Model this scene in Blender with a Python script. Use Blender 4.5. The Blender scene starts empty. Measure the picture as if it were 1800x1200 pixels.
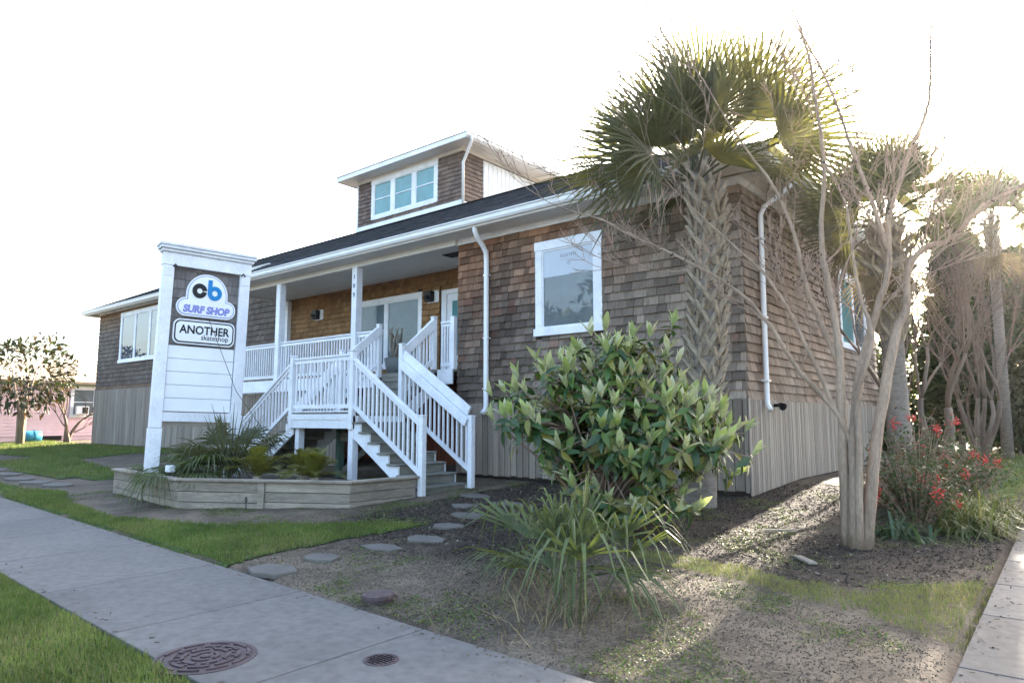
import bpy, bmesh, math, random
import numpy as np
from mathutils import Vector, Matrix, Euler
from mathutils import noise as mnoise
random.seed(11); rng = np.random.default_rng(11)
R = math.radians
SC = bpy.context.scene
COL = SC.collection

# ------------------------------------------------------------------ camera, sky, sun, exposure
cam_d = bpy.data.cameras.new('camera'); cam_d.lens = 24.1; cam_d.sensor_width = 36; cam_d.clip_end = 2000
cam = bpy.data.objects.new('camera', cam_d); COL.objects.link(cam)
cam.location = (0, 0, 1.25); cam.rotation_euler = (R(90 + 6.49), 0, R(39.4)); SC.camera = cam
SUN_EL, SUN_AZ = 19.9, 3.2          # elevation; degrees counter-clockwise from +Y
w = bpy.data.worlds.new('World'); SC.world = w; w.use_nodes = True
nt = w.node_tree; bgn = nt.nodes['Background']; sky = nt.nodes.new('ShaderNodeTexSky')
sky.sky_type = 'NISHITA'; sky.sun_disc = False; sky.sun_elevation = R(SUN_EL); sky.sun_rotation = R(-SUN_AZ)
sky.air_density = 1.0; sky.dust_density = 4.0; sky.ozone_density = .8
nt.links.new(sky.outputs[0], bgn.inputs[0]); bgn.inputs[1].default_value = 0.15
sun_d = bpy.data.lights.new('sun', 'SUN'); sun_d.energy = 5.0; sun_d.angle = R(0.5); sun_d.color = (1.0, 0.9, 0.76)
sun = bpy.data.objects.new('sun', sun_d); COL.objects.link(sun); sun.location = (-3, 40, 30)
sv = Vector((-math.sin(R(SUN_AZ)) * math.cos(R(SUN_EL)), math.cos(R(SUN_AZ)) * math.cos(R(SUN_EL)), math.sin(R(SUN_EL))))
sun.rotation_euler = sv.to_track_quat('Z', 'Y').to_euler()
SC.view_settings.view_transform = 'Standard'; SC.view_settings.look = 'None'
SC.view_settings.exposure = 2.8; SC.view_settings.gamma = 1.0; SC.view_settings.use_curve_mapping = False
SC.cycles.max_bounces = 8; SC.cycles.transparent_max_bounces = 8

# ------------------------------------------------------------------ materials
MATS = {}
def mat(name, col, rough=.75, var=.2, scale=6., bump=0., bscale=40., stretch=(1, 1, 1), attr=False, spec=.3, trans=0., tcol=None, metal=0., col2=None, fine=0., ior=1.45, coat=0.):
    if name in MATS: return MATS[name]
    m = bpy.data.materials.new(name); m.use_nodes = True; n = m.node_tree; b = n.nodes['Principled BSDF']; L = n.links
    tc = n.nodes.new('ShaderNodeTexCoord'); mp = n.nodes.new('ShaderNodeMapping'); mp.inputs['Scale'].default_value = stretch
    L.new(tc.outputs['Object'], mp.inputs[0])
    nz = n.nodes.new('ShaderNodeTexNoise'); nz.inputs['Scale'].default_value = scale; nz.inputs['Detail'].default_value = 6; nz.inputs['Roughness'].default_value = .65
    L.new(mp.outputs[0], nz.inputs[0])
    mr = n.nodes.new('ShaderNodeMapRange'); mr.inputs[1].default_value = .3; mr.inputs[2].default_value = .7
    L.new(nz.outputs[0], mr.inputs[0])
    if col2 is not None:
        mx = n.nodes.new('ShaderNodeMix'); mx.data_type = 'RGBA'; mx.inputs[6].default_value = (*col, 1); mx.inputs[7].default_value = (*col2, 1)
        L.new(mr.outputs[0], mx.inputs[0]); out = mx.outputs[2]
    else:
        mr.inputs[3].default_value = 1 - var; mr.inputs[4].default_value = 1 + var
        mx = n.nodes.new('ShaderNodeMix'); mx.data_type = 'RGBA'; mx.blend_type = 'MULTIPLY'; mx.inputs[0].default_value = 1
        if attr:
            at = n.nodes.new('ShaderNodeAttribute'); at.attribute_name = 'Col'; L.new(at.outputs[0], mx.inputs[6])
        else: mx.inputs[6].default_value = (*col, 1)
        cmb = n.nodes.new('ShaderNodeCombineColor')
        for i in range(3): L.new(mr.outputs[0], cmb.inputs[i])
        L.new(cmb.outputs[0], mx.inputs[7]); out = mx.outputs[2]
    if fine:
        n2 = n.nodes.new('ShaderNodeTexNoise'); n2.inputs['Scale'].default_value = scale * 14; n2.inputs['Detail'].default_value = 4; L.new(mp.outputs[0], n2.inputs[0])
        m2 = n.nodes.new('ShaderNodeMapRange'); m2.inputs[1].default_value = .3; m2.inputs[2].default_value = .7; m2.inputs[3].default_value = 1 - fine; m2.inputs[4].default_value = 1 + fine; L.new(n2.outputs[0], m2.inputs[0])
        mx2 = n.nodes.new('ShaderNodeMix'); mx2.data_type = 'RGBA'; mx2.blend_type = 'MULTIPLY'; mx2.inputs[0].default_value = 1
        c2 = n.nodes.new('ShaderNodeCombineColor')
        for i in range(3): L.new(m2.outputs[0], c2.inputs[i])
        L.new(out, mx2.inputs[6]); L.new(c2.outputs[0], mx2.inputs[7]); out = mx2.outputs[2]
    L.new(out, b.inputs['Base Color'])
    b.inputs['Roughness'].default_value = rough; b.inputs['Specular IOR Level'].default_value = spec; b.inputs['Metallic'].default_value = metal; b.inputs['IOR'].default_value = ior
    b.inputs['Coat Weight'].default_value = coat
    if bump:
        nb = n.nodes.new('ShaderNodeTexNoise'); nb.inputs['Scale'].default_value = bscale; nb.inputs['Detail'].default_value = 5; L.new(mp.outputs[0], nb.inputs[0])
        bp = n.nodes.new('ShaderNodeBump'); bp.inputs['Strength'].default_value = bump; bp.inputs['Distance'].default_value = .02
        L.new(nb.outputs[0], bp.inputs['Height']); L.new(bp.outputs[0], b.inputs['Normal'])
    if trans:
        tr = n.nodes.new('ShaderNodeBsdfTranslucent'); ms = n.nodes.new('ShaderNodeMixShader'); ms.inputs[0].default_value = trans
        if tcol is not None:
            mt = n.nodes.new('ShaderNodeMix'); mt.data_type = 'RGBA'; mt.blend_type = 'MULTIPLY'; mt.inputs[0].default_value = 1; mt.inputs[7].default_value = (*tcol, 1)
            L.new(out, mt.inputs[6]); L.new(mt.outputs[2], tr.inputs[0])
        else: L.new(out, tr.inputs[0])
        o = n.nodes['Material Output']; L.new(b.outputs[0], ms.inputs[1]); L.new(tr.outputs[0], ms.inputs[2]); L.new(ms.outputs[0], o.inputs[0])
    MATS[name] = m; return m

WHITE = mat('white_paint', (.80, .82, .86), .5, .10, 1.6, fine=.06, spec=.4, bump=.05, bscale=30)
SIGNW = mat('sign_white', (.85, .87, .91), .35, .04, 2, spec=.4)
SOFFIT = mat('soffit_white', (.70, .69, .66), .6, .05, 2)
SHING = mat('cedar_shingle', (.2, .15, .1), .85, .28, 30, attr=True, stretch=(1, 1, .12), bump=.35, bscale=60, fine=.12)
SKIRT = mat('weathered_board', (.27, .245, .22), .85, .25, 14, attr=True, stretch=(1, 1, .06), bump=.3, bscale=50, fine=.14)
ROOFM = mat('asphalt_shingle', (.035, .037, .042), .9, .35, 30, attr=True, bump=.5, bscale=180, fine=.3, spec=.15)
GUT = mat('gutter_white', (.78, .79, .80), .35, .05, 3, spec=.5)
GREYW = mat('grey_wood', (.20, .195, .17), .8, .3, 5, stretch=(.3, .3, 3), bump=.3, bscale=40, fine=.15)
PLANTW = mat('planter_wood', (.30, .255, .205), .8, .28, 5, stretch=(.5, .5, 4), bump=.35, bscale=30, fine=.16)
GLASS = mat('window_glass', (.13, .155, .17), .02, .25, 1.2, spec=.5, ior=1.55)
SKYG = mat('sky_tint_glass', (.05, .07, .12), .02, .25, 1.2, spec=.5, ior=2.3)  # bluish base and raised reflectivity imitate the reflected sky
TINT = mat('teal_glass', (.10, .26, .27), .04, .2, 1.2, spec=.5, ior=1.6)
POSTER = mat('window_film', (.52, .57, .64), .3, .03, 2)
SHADE = mat('window_shade', (.10, .145, .17), .08, .15, 1.5, spec=.5, ior=1.45)
BLACK = mat('black_paint', (.012, .013, .016), .4, .1, 5)
BLUE = mat('blue_paint', (.01, .22, .52), .4, .06, 5)
LAV = mat('lavender_paint', (.25, .27, .62), .45, .06, 5)
NAVYL = mat('blue_outline', (.16, .25, .55), .45, .06, 5)
GREYL = mat('grey_print', (.12, .13, .15), .5, .06, 5)
RUST = mat('rust_red_board', (.20, .055, .025), .8, .25, 8, stretch=(1, 1, .1), bump=.2)
DARK = mat('dark_void', (.02, .018, .016), .9, .2, 3)
CONC = mat('concrete', (.152, .141, .130), .85, .12, .9, bump=.15, bscale=160, fine=.15)
def tone(m, lo, hi, sc, amt):
    n = m.node_tree; L = n.links; b = n.nodes['Principled BSDF']; src = b.inputs['Base Color'].links[0].from_socket
    oi = n.nodes.new('ShaderNodeObjectInfo'); mr = n.nodes.new('ShaderNodeMapRange'); mr.inputs[3].default_value = lo; mr.inputs[4].default_value = hi; L.new(oi.outputs['Random'], mr.inputs[0])
    nz = n.nodes.new('ShaderNodeTexNoise'); nz.inputs['Scale'].default_value = sc; nz.inputs['Detail'].default_value = 8; nz.inputs['Roughness'].default_value = .75; tc = n.nodes.new('ShaderNodeTexCoord'); L.new(tc.outputs['Object'], nz.inputs[0])
    m2 = n.nodes.new('ShaderNodeMapRange'); m2.inputs[1].default_value = .5; m2.inputs[2].default_value = .68; m2.inputs[3].default_value = 1; m2.inputs[4].default_value = 1 - amt; L.new(nz.outputs[0], m2.inputs[0])
    mu = n.nodes.new('ShaderNodeMath'); mu.operation = 'MULTIPLY'; L.new(mr.outputs[0], mu.inputs[0]); L.new(m2.outputs[0], mu.inputs[1])
    cc = n.nodes.new('ShaderNodeCombineColor'); [L.new(mu.outputs[0], cc.inputs[i]) for i in range(3)]
    mx = n.nodes.new('ShaderNodeMix'); mx.data_type = 'RGBA'; mx.blend_type = 'MULTIPLY'; mx.inputs[0].default_value = 1; L.new(src, mx.inputs[6]); L.new(cc.outputs[0], mx.inputs[7]); L.new(mx.outputs[2], b.inputs['Base Color'])
tone(CONC, .92, 1.08, .7, .12); tone(PLANTW, .82, 1.15, 2., .25); tone(GREYW, .85, 1.12, 3., .25); tone(WHITE, .93, 1.03, 3., .12)
IRON = mat('cast_iron', (.085, .06, .062), .6, .3, 9, metal=.25, bump=.3, bscale=60, fine=.2)
STONE = mat('stepping_stone', (.135, .122, .108), .85, .18, 4, bump=.25, bscale=60, fine=.12)
DIRT = mat('garden_soil', (.10, .08, .06), .95, .4, 2.2, attr=True, bump=.45, bscale=60, fine=.34)
SOD = mat('lawn_soil', (.045, .075, .018), .95, .35, 3, bump=.6, bscale=40, fine=.3)
GRASS = mat('grass_blade', (.06, .13, .025), .6, .35, 1.6, attr=True, trans=.35)
LEAFA = mat('leaf_attr', (.05, .1, .03), .5, .2, 9, attr=True, trans=.3, tcol=(1.3, 1.35, .5), spec=.35)
LEAFG = mat('glossy_leaf', (.05, .1, .03), .35, .2, 9, attr=True, trans=.22, tcol=(1.5, 1.5, .5), spec=.5)
FROND = mat('palm_frond', (.10, .11, .07), .5, .25, 5, trans=.36, tcol=(1.4, 1.25, .4), spec=.35)
FRONDY = mat('palm_frond_dry', (.20, .15, .075), .7, .3, 5, trans=.3)
BOOT = mat('palm_boot', (.34, .285, .215), .85, .3, 10, bump=.4, bscale=40, fine=.15)
PTRUNK = mat('palm_trunk', (.22, .19, .16), .9, .3, 8, stretch=(1, 1, 2.5), bump=.5, bscale=30, fine=.2)
CREPE = mat('smooth_bark', (.40, .305, .225), .75, 0, 4, col2=(.20, .145, .105), stretch=(1, 1, .22), bump=.5, bscale=24, fine=.22)
TWIG = mat('twig_bark', (.30, .22, .17), .8, .25, 6)
BERRY = mat('red_berry', (.62, .035, .02), .35, .2, 20, spec=.5)
PINK = mat('pink_siding', (.80, .58, .64), .7, .08, 2)
TANR = mat('tan_roof', (.42, .33, .24), .9, .15, 4, bump=.3, fine=.15)
BLUEP = mat('blue_plastic', (.05, .25, .42), .4, .1, 3)
MULCHM = mat('mulch_chip', (.1, .08, .06), .9, .3, 30, attr=True)
POT = mat('grey_pot', (.20, .22, .22), .7, .2, 5)
METAL = mat('dark_metal', (.05, .05, .05), .5, .2, 8, metal=.5)
TEAL = mat('treated_post', (.10, .17, .14), .8, .25, 6, stretch=(1, 1, .2))

# ------------------------------------------------------------------ mesh helpers
ROOT = {}
def link(o, parent=None):
    COL.objects.link(o)
    if parent is not None:
        o.parent = parent
        if parent.name in ROOT: o.matrix_parent_inverse = ROOT[parent.name].inverted()
    return o
def tag(o, label=None, cat=None, group=None, kind=None):
    if label: o['label'] = label
    if cat: o['category'] = cat
    if group: o['group'] = group
    if kind: o['kind'] = kind
    return o
def empty(name, loc, label, cat, group=None):
    o = bpy.data.objects.new(name, None); COL.objects.link(o); o.location = loc; o.empty_display_size = .2
    ROOT[o.name] = Matrix.Translation(loc); return tag(o, label, cat, group)
def mesh_of(V, F, m, name, cols=None, smooth=False):
    me = bpy.data.meshes.new(name)
    V = np.asarray(V, dtype=np.float32)
    if isinstance(F, np.ndarray):
        k = F.shape[1]; me.vertices.add(len(V)); me.vertices.foreach_set('co', V.ravel())
        me.loops.add(F.size); me.loops.foreach_set('vertex_index', F.astype(np.int32).ravel())
        me.polygons.add(len(F)); me.polygons.foreach_set('loop_start', np.arange(0, F.size, k, dtype=np.int32))
        me.update(calc_edges=True)
    else:
        me.from_pydata(V.tolist(), [], F); me.update()
    if cols is not None:
        a = me.attributes.new('Col', 'FLOAT_COLOR', 'FACE'); c = np.ones((len(me.polygons), 4), np.float32); c[:, :3] = np.asarray(cols, np.float32); a.data.foreach_set('color', c.ravel())
    if smooth: me.polygons.foreach_set('use_smooth', np.ones(len(me.polygons), bool))
    me.materials.append(m); return me
class MB:
    def __init__(s): s.V = []; s.F = []; s.C = []; s.c = None
    def add(s, V, F, col=None):
        b = len(s.V); s.V += [tuple(v) for v in V]; s.F += [tuple(i + b for i in f) for f in F]
        s.C += [col or s.c or (.5, .5, .5)] * len(F); return s
    def hexa(s, P, col=None):   # 0-3 bottom loop, 4-7 top loop
        return s.add(P, [(3, 2, 1, 0), (4, 5, 6, 7), (0, 1, 5, 4), (1, 2, 6, 5), (2, 3, 7, 6), (3, 0, 4, 7)], col)
    def box(s, x0, x1, y0, y1, z0, z1, col=None):
        return s.hexa([(x0, y0, z0), (x1, y0, z0), (x1, y1, z0), (x0, y1, z0), (x0, y0, z1), (x1, y0, z1), (x1, y1, z1), (x0, y1, z1)], col)
    def beam(s, a, b, wd, ht, up=(0, 0, 1), col=None):   # a->b centre line, width sideways, height along up
        a, b = Vector(a), Vector(b); d = (b - a).normalized(); sd = d.cross(Vector(up)).normalized(); u = sd.cross(d).normalized()
        P = []
        for p in (a, b):
            P.append([p - sd * wd / 2 - u * ht / 2, p + sd * wd / 2 - u * ht / 2, p + sd * wd / 2 + u * ht / 2, p - sd * wd / 2 + u * ht / 2])
        return s.hexa([P[0][0], P[0][1], P[1][1], P[1][0], P[0][3], P[0][2], P[1][2], P[1][3]], col)
    def prism(s, poly, vec, col=None):
        n = len(poly); v = Vector(vec); P = [Vector(p) for p in poly]; Q = [p + v for p in P]
        return s.add(P + Q, [tuple(range(n - 1, -1, -1)), tuple(range(n, 2 * n))] + [(i, (i + 1) % n, n + (i + 1) % n, n + i) for i in range(n)], col)
    def tube(s, pts, rad, n=6, cap=True, col=None):
        pts = [Vector(p) for p in pts]; rad = rad if hasattr(rad, '__len__') else [rad] * len(pts)
        b = len(s.V); ref = Vector((.3, .9, .2))
        for i, p in enumerate(pts):
            d = (pts[min(i + 1, len(pts) - 1)] - pts[max(i - 1, 0)]).normalized()
            if abs(d.dot(ref)) > .95: ref = Vector((1, 0, 0))
            u = d.cross(ref).normalized(); v = d.cross(u)
            for k in range(n):
                a = 2 * math.pi * k / n; s.V.append(tuple(p + (u * math.cos(a) + v * math.sin(a)) * rad[i]))
        nf = len(s.F)
        for i in range(len(pts) - 1):
            for k in range(n): s.F.append((b + i * n + k, b + i * n + (k + 1) % n, b + (i + 1) * n + (k + 1) % n, b + (i + 1) * n + k))
        if cap: s.F.append(tuple(b + k for k in range(n - 1, -1, -1))); s.F.append(tuple(b + (len(pts) - 1) * n + k for k in range(n)))
        s.C += [col or s.c or (.5, .5, .5)] * (len(s.F) - nf); return s
    def build(s, name, m, parent=None, cols=False, smooth=False, bevel=0, **k):
        me = mesh_of(s.V, s.F, m, name, s.C if cols else None, smooth)
        o = bpy.data.objects.new(name, me); link(o, parent)
        if bevel:
            b = o.modifiers.new('bevel', 'BEVEL'); b.width = bevel; b.segments = 2; b.limit_method = 'ANGLE'
        return tag(o, **k)
def box(name, m, parent, x0, x1, y0, y1, z0, z1, bevel=0, **k): return MB().box(x0, x1, y0, y1, z0, z1).build(name, m, parent, bevel=bevel, **k)
def ninst(tv, tf, Ms):
    tv = np.asarray(tv, np.float32); tf = np.asarray(tf, np.int32); Ms = np.asarray(Ms, np.float32)
    V = np.einsum('nij,kj->nki', Ms[:, :3, :3], tv) + Ms[:, None, :3, 3]
    F = tf[None] + (np.arange(len(Ms)) * len(tv))[:, None, None]
    return V.reshape(-1, 3), F.reshape(-1, tf.shape[1])
def bulk(name, m, tv, tf, Ms, cols, parent=None, **k):
    V, F = ninst(tv, tf, Ms); cols = np.repeat(np.asarray(cols, np.float32), len(tf), axis=0)
    o = bpy.data.objects.new(name, mesh_of(V, F, m, name, cols)); link(o, parent); return tag(o, **k)
def text(name, body, size, m, M, parent, extrude=.003, align='CENTER', sx=1., offset=0., shear=0., **k):
    c = bpy.data.curves.new(name, 'FONT'); c.body = body; c.size = size; c.extrude = extrude; c.align_x = align; c.offset = offset; c.shear = shear; c.resolution_u = 3
    t = bpy.data.objects.new('tmp', c); COL.objects.link(t); dg = bpy.context.evaluated_depsgraph_get(); dg.update()
    me = bpy.data.meshes.new_from_object(t.evaluated_get(dg)); bpy.data.objects.remove(t)
    me.transform(M @ Matrix.Diagonal((sx, 1, 1, 1))); me.materials.clear(); me.materials.append(m)
    o = bpy.data.objects.new(name, me); link(o, parent); return tag(o, **k)
def dup(src, parent, M=None):
    o = src.copy(); COL.objects.link(o); o.parent = parent; return o
def jit(c, a=.15):
    f = 1 + random.uniform(-a, a); return tuple(max(0, x * f * (1 + random.uniform(-a, a) * .08)) for x in c)
def lerp(a, b, t): return tuple(x + (y - x) * t for x, y in zip(a, b))

# ------------------------------------------------------------------ ground
def ss(a, b, x):
    t = min(1, max(0, (x - a) / (b - a))); return t * t * (3 - 2 * t)
def G(x, y):
    a = -.35 + .0467 * min(max(y - 3.75, 0), 10.); b = -.35 + .017 * min(max(y - 3.75, 0), 40.)
    t = ss(-4.2, -1.2, x); return a * (1 - t) + b * t
def SWT(x): return 3.62 - .045 * x if x < -2 else 3.71          # far edge of the front walk
def SWB(x): return 2.05 - .032 * x
def on_walk(x, y, g=0.): return (SWB(x) - g < y < SWT(x) + g and x < .9) or (-.72 - g < x < .85 + g and y > 2.0)
def H(x, y):
    z = G(x, y)
    if on_walk(x, y, .06): return z - .06
    return z + .018 * mnoise.noise((x * 1.7, y * 1.7, 3)) + .012 * mnoise.noise((x * 6, y * 6, 7))
def axis(lo, hi, step, far):
    a = list(np.arange(lo, hi, step)); b, c = lo, hi; s = step; L, U = [], []
    while b > -far: s *= 1.35; b -= s; L.append(b)
    s = step
    while c < far: s *= 1.35; c += s; U.append(c)
    return L[::-1] + a + U
gx, gy = axis(-17, 3, .11, 250), axis(1.2, 13.5, .11, 250)
V = [(x, y, H(x, y) if abs(x) < 60 and abs(y) < 60 else G(x, y) - .02) for y in gy for x in gx]
nx = len(gx); I = np.arange(len(V)).reshape(len(gy), nx)
F = np.stack([I[:-1, :-1], I[:-1, 1:], I[1:, 1:], I[1:, :-1]], -1).reshape(-1, 4)
def mulchiness(x, y):   # bark mulch lies thick near the house and bushes, bare sand towards the walks
    n = .55 * mnoise.noise((x * .6, y * .6, 12)) + .25 * mnoise.noise((x * 2.1, y * 2.1, 5))
    b = ss(4.6, 6.6, y) if x < -4.2 else ss(5.2, 7.4, y - .25 * max(0, x + 4.2)); 
    if x < -8.6: b = .15
    return min(1, max(0, .1 + .85 * b + n))
FC = np.array(V)[F].mean(axis=1); GCOL = [tuple(a + (c - a) * t for a, c in zip((.135, .106, .077), (.05, .037, .029))) for t in (mulchiness(p[0], p[1]) for p in FC)]
o = bpy.data.objects.new('ground', mesh_of(V, F, DIRT, 'ground', GCOL, smooth=True)); link(o); tag(o, kind='structure')

def inside(poly, x, y):
    c = False; n = len(poly)
    for i in range(n):
        x1, y1 = poly[i]; x2, y2 = poly[i - 1]
        if (y1 > y) != (y2 > y) and x < (x2 - x1) * (y - y1) / (y2 - y1) + x1: c = not c
    return c
def lawn(poly, res, dens, hgt, seed, sheet=True):
    xs = [p[0] for p in poly]; ys = [p[1] for p in poly]; V = []; F = []; id = {}
    def vid(i, j):
        if (i, j) not in id: id[(i, j)] = len(V); x, y = i * res, j * res; V.append((x, y, H(x, y) + .012))
        return id[(i, j)]
    cells = []
    for i in range(int(min(xs) / res) - 1, int(max(xs) / res) + 2):
        for j in range(int(min(ys) / res) - 1, int(max(ys) / res) + 2):
            x, y = (i + .5) * res, (j + .5) * res
            if inside(poly, x, y) and not on_walk(x, y, -.01): F.append((vid(i, j), vid(i + 1, j), vid(i + 1, j + 1), vid(i, j + 1))); cells.append((x, y))
    if sheet and F:
        o = bpy.data.objects.new('lawn', mesh_of(V, F, SOD, 'lawn', smooth=True)); link(o); tag(o, kind='structure')
    r = np.random.default_rng(seed); n = int(len(cells) * res * res * dens); P = []
    cc = np.array(cells)[r.integers(0, len(cells), n)] + r.uniform(-res * .55, res * .55, (n, 2))
    Ms = np.zeros((n, 4, 4), np.float32); az = r.uniform(0, 6.283, n); lean = r.normal(0, .6, n); s = r.uniform(.4, 1.45, n) * hgt
    ca, sa, cl, sl = np.cos(az), np.sin(az), np.cos(lean), np.sin(lean)
    Ms[:, 0, 0] = ca * s; Ms[:, 1, 0] = sa * s; Ms[:, 0, 1] = -sa * cl * s; Ms[:, 1, 1] = ca * cl * s; Ms[:, 2, 1] = sl * s
    Ms[:, 0, 2] = sa * sl * s; Ms[:, 1, 2] = -ca * sl * s; Ms[:, 2, 2] = cl * s
    Ms[:, 0, 3] = cc[:, 0]; Ms[:, 1, 3] = cc[:, 1]; Ms[:, 2, 3] = [H(x, y) + .015 for x, y in cc]
    pat = np.array([mnoise.noise((x * .9, y * .9, 1)) for x, y in cc]); t = np.clip(r.uniform(0, 1, n) * .7 + pat * .45 + .1, 0, 1)[:, None]
    c = np.array([[.095, .16, .03]]) * (1 - t) + np.array([[.225, .245, .065]]) * t
    dry = (r.uniform(0, 1, n) < .06 + .22 * np.clip(pat + .05, 0, 1))[:, None]; c = np.where(dry, np.array([[.26, .21, .10]]), c)
    return Ms, c
BLADE_V = [(-.07, 0, 0), (.07, 0, 0), (.05, .12, .55), (-.05, .12, .55), (.012, .38, 1), (-.012, .38, 1)]
BLADE_F = [(0, 1, 2, 3), (3, 2, 4, 5)]
def edge(x0, x1, f, n=14): return [(x, f(x)) for x in np.linspace(x0, x1, n)]
near = edge(-13, -2.2, lambda x: SWB(x) + .02) + [(-2.2, .3), (-13, .3)]
strip = edge(-7.34, -17.2, lambda x: SWT(x) - .02) + [(-17.6, 5.2), (-16.45, 5.38), (-15.4, 5.0), (-14.54, 4.83), (-12.0, 4.61), (-10.7, 4.92), (-9.6, 5.22), (-8.6, 5.96), (-7.63, 6.62), (-7.1, 6.78), (-7.3, 5.6), (-7.37, 4.7)]
lefta = edge(-17.2, -50, lambda x: SWT(x) - .02, 8) + [(-50, 6.6), (-28.4, 6.0), (-20.4, 5.1), (-17.6, 5.2)]
leftb = [(-20.2, 6.4), (-17.3, 6.9), (-17.0, 7.4), (-21.4, 8.0), (-26.5, 8.8), (-27.2, 11.0), (-24, 12.5), (-31.5, 12.75), (-39, 12.6), (-60, 14), (-60, 8.5), (-32.6, 8.3), (-29, 8.5), (-28.4, 7.3), (-60, 7.3), (-60, 6.9), (-28.4, 6.5)]
rstrip = [(-3.97, 7.05), (-3.33, 6.95), (-2.75, 7.0), (-2.12, 6.82), (-1.37, 7.3), (-.72, 8.0), (-.72, 5.75), (-1.24, 6.02), (-1.75, 6.26), (-2.56, 6.46), (-3.13, 6.47), (-3.72, 6.6)]
rback = [(-.75, 14.5), (-1.4, 16), (-1.9, 21), (-2.3, 30), (-.72, 30)]
for poly, res, dens, hgt, sd, lab in ((near, .08, 8500, .04, 1, 'short green lawn in front of the concrete walk'), (strip, .06, 4200, .045, 2, 'green lawn strip between concrete walk and planter'), (lefta, .3, 900, .06, 3, 'lawn verge along the walk by the stone path'), (leftb, .3, 420, .08, 4, 'lawn beside the shingled wing and pink house'), (rstrip, .06, 5200, .032, 5, 'thin grass strip crossing the bare soil'), (rback, .25, 600, .06, 6, 'grass verge along the side walk by the hedge')):
    Ms, c = lawn(poly, res, dens, hgt, sd, sheet=sd != 5)
    if sd == 5:      # worn, patchy turf
        k_ = np.array([mnoise.noise((m[0, 3] * 1.4, m[1, 3] * 1.4, 9)) * 1.3 + mnoise.noise((m[0, 3] * 5, m[1, 3] * 5, 2)) * .6 + .72 + .3 * (m[0, 3] < -2.0) for m in Ms]) > rng.uniform(0, 1, len(Ms)) * .8
        Ms, c = Ms[k_], c[k_] * np.array([1.15, 1.0, 1.2])
    tag(bulk('grass', GRASS, BLADE_V, BLADE_F, Ms, c), lab, 'grass', kind='stuff')

# sidewalks made of cast slabs
def slab(parent, P, th=.1):
    z = [G(x, y) + .004 for x, y in P]
    mb = MB().hexa([(x, y, zz - th) for (x, y), zz in zip(P, z)] + [(x, y, zz) for (x, y), zz in zip(P, z)]); return mb.build('slab', CONC, parent, bevel=.008)
sw = tag(MB().box(-60, .85, SWB(0) + .1, 3.6, -.6, -.46).build('sidewalk', CONC), kind='structure')
xs = [.86, -.72, -2.35, -4.0, -5.74, -7.52, -9.5, -11.3, -13.1, -14.9, -16.7, -18.5, -20.5, -23, -26, -30, -36, -44, -60]
for a, b in zip(xs[:-1], xs[1:]):
    g = .007; slab(sw, [(b + g, SWB(b)), (a - g, SWB(a)), (a - g, SWT(a)), (b + g, SWT(b))])
sw2 = tag(MB().box(-.6, .75, 3.9, 60, -.6, -.46).build('side_sidewalk', CONC), kind='structure')
ys = [3.74, 5.36, 6.79, 8.0, 9.25, 10.6, 12, 13.5, 15.2, 17, 19, 21.5, 24.5, 28, 34, 42, 60]
for a, b in zip(ys[:-1], ys[1:]):
    slab(sw2, [(-.71, a + .007), (.84, a + .007), (.84, b - .007), (-.71, b - .007)])

# manhole covers
def manhole(name, x, y, rad, z, label, style):
    root = empty(name, (x, y, z), label, 'manhole cover')
    def ring(r0, r1, z0, z1, n=48, a0=0, a1=2 * math.pi):
        mb = MB(); full = abs(a1 - a0) > 6.28; m = n + (0 if full else 1); P = []
        for r_, zz in ((r0, z0), (r1, z0), (r1, z1), (r0, z1)):
            for i in range(m): a = a0 + (a1 - a0) * i / n; P.append((x + r_ * math.cos(a), y + r_ * math.sin(a), z + zz))
        Fc = []
        for i in range(n):
            j = (i + 1) % m
            for k in range(4): Fc.append((k * m + i, k * m + j, ((k + 1) % 4) * m + j, ((k + 1) % 4) * m + i))
        if not full: Fc += [tuple(k * m for k in range(4)), tuple(k * m + n for k in (3, 2, 1, 0))]
        return mb.add(P, Fc)
    ring(.0001, rad * .9, -.03, .006).build('lid', IRON, root)
    ring(rad * .915, rad, -.03, .007).build('rim', IRON, root)
    if style:
        for r0, r1, n in ((.8, .86, 10), (.6, .68, 8), (.4, .48, 6), (.2, .28, 3)):
            for i in range(n):
                a = 6.283 * i / n + r0; ring(rad * r0, rad * r1, .004, .016, 10, a, a + 6.283 / n * .78).build('tread_bar', IRON, root)
        for i in range(16):
            a = 6.283 * i / 16; c = (x + rad * .54 * math.cos(a), y + rad * .54 * math.sin(a)); MB().tube([(*c, z + .004), (*c, z + .015)], rad * .035, 8).build('stud', IRON, root)
        ring(.0001, rad * .1, .004, .016, 16).build('boss', IRON, root)
    else:
        for i in range(-3, 4):
            for j in range(-3, 4):
                if i * i + j * j < 11: MB().box(x + i * rad * .23 - .02, x + i * rad * .23 + .02, y + j * rad * .23 - .006, y + j * rad * .23 + .006, z + .005, z + .012).build('stud', IRON, root)
manhole('manhole_cover', -4.68, 2.43, .33, -.348, 'large round rusty iron manhole cover with ring pattern in the walk', 1)
manhole('valve_cover', -3.72, 3.15, .12, -.348, 'small round iron valve cover set in the walk', 0)
root = empty('cleanout_lid', (-4.85, 4.06, -.33), 'round reddish brown pipe lid in the soil beside the walk', 'pipe lid')
mb = MB().tube([(-4.85, 4.06, -.4), (-4.85, 4.06, -.295)], .13, 20); mb.build('pipe', IRON, root)
MB().tube([(-4.85, 4.06, -.293), (-4.85, 4.06, -.265), (-4.85, 4.06, -.255)], [.145, .14, .11], 20).build('cap', IRON, root)

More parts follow.
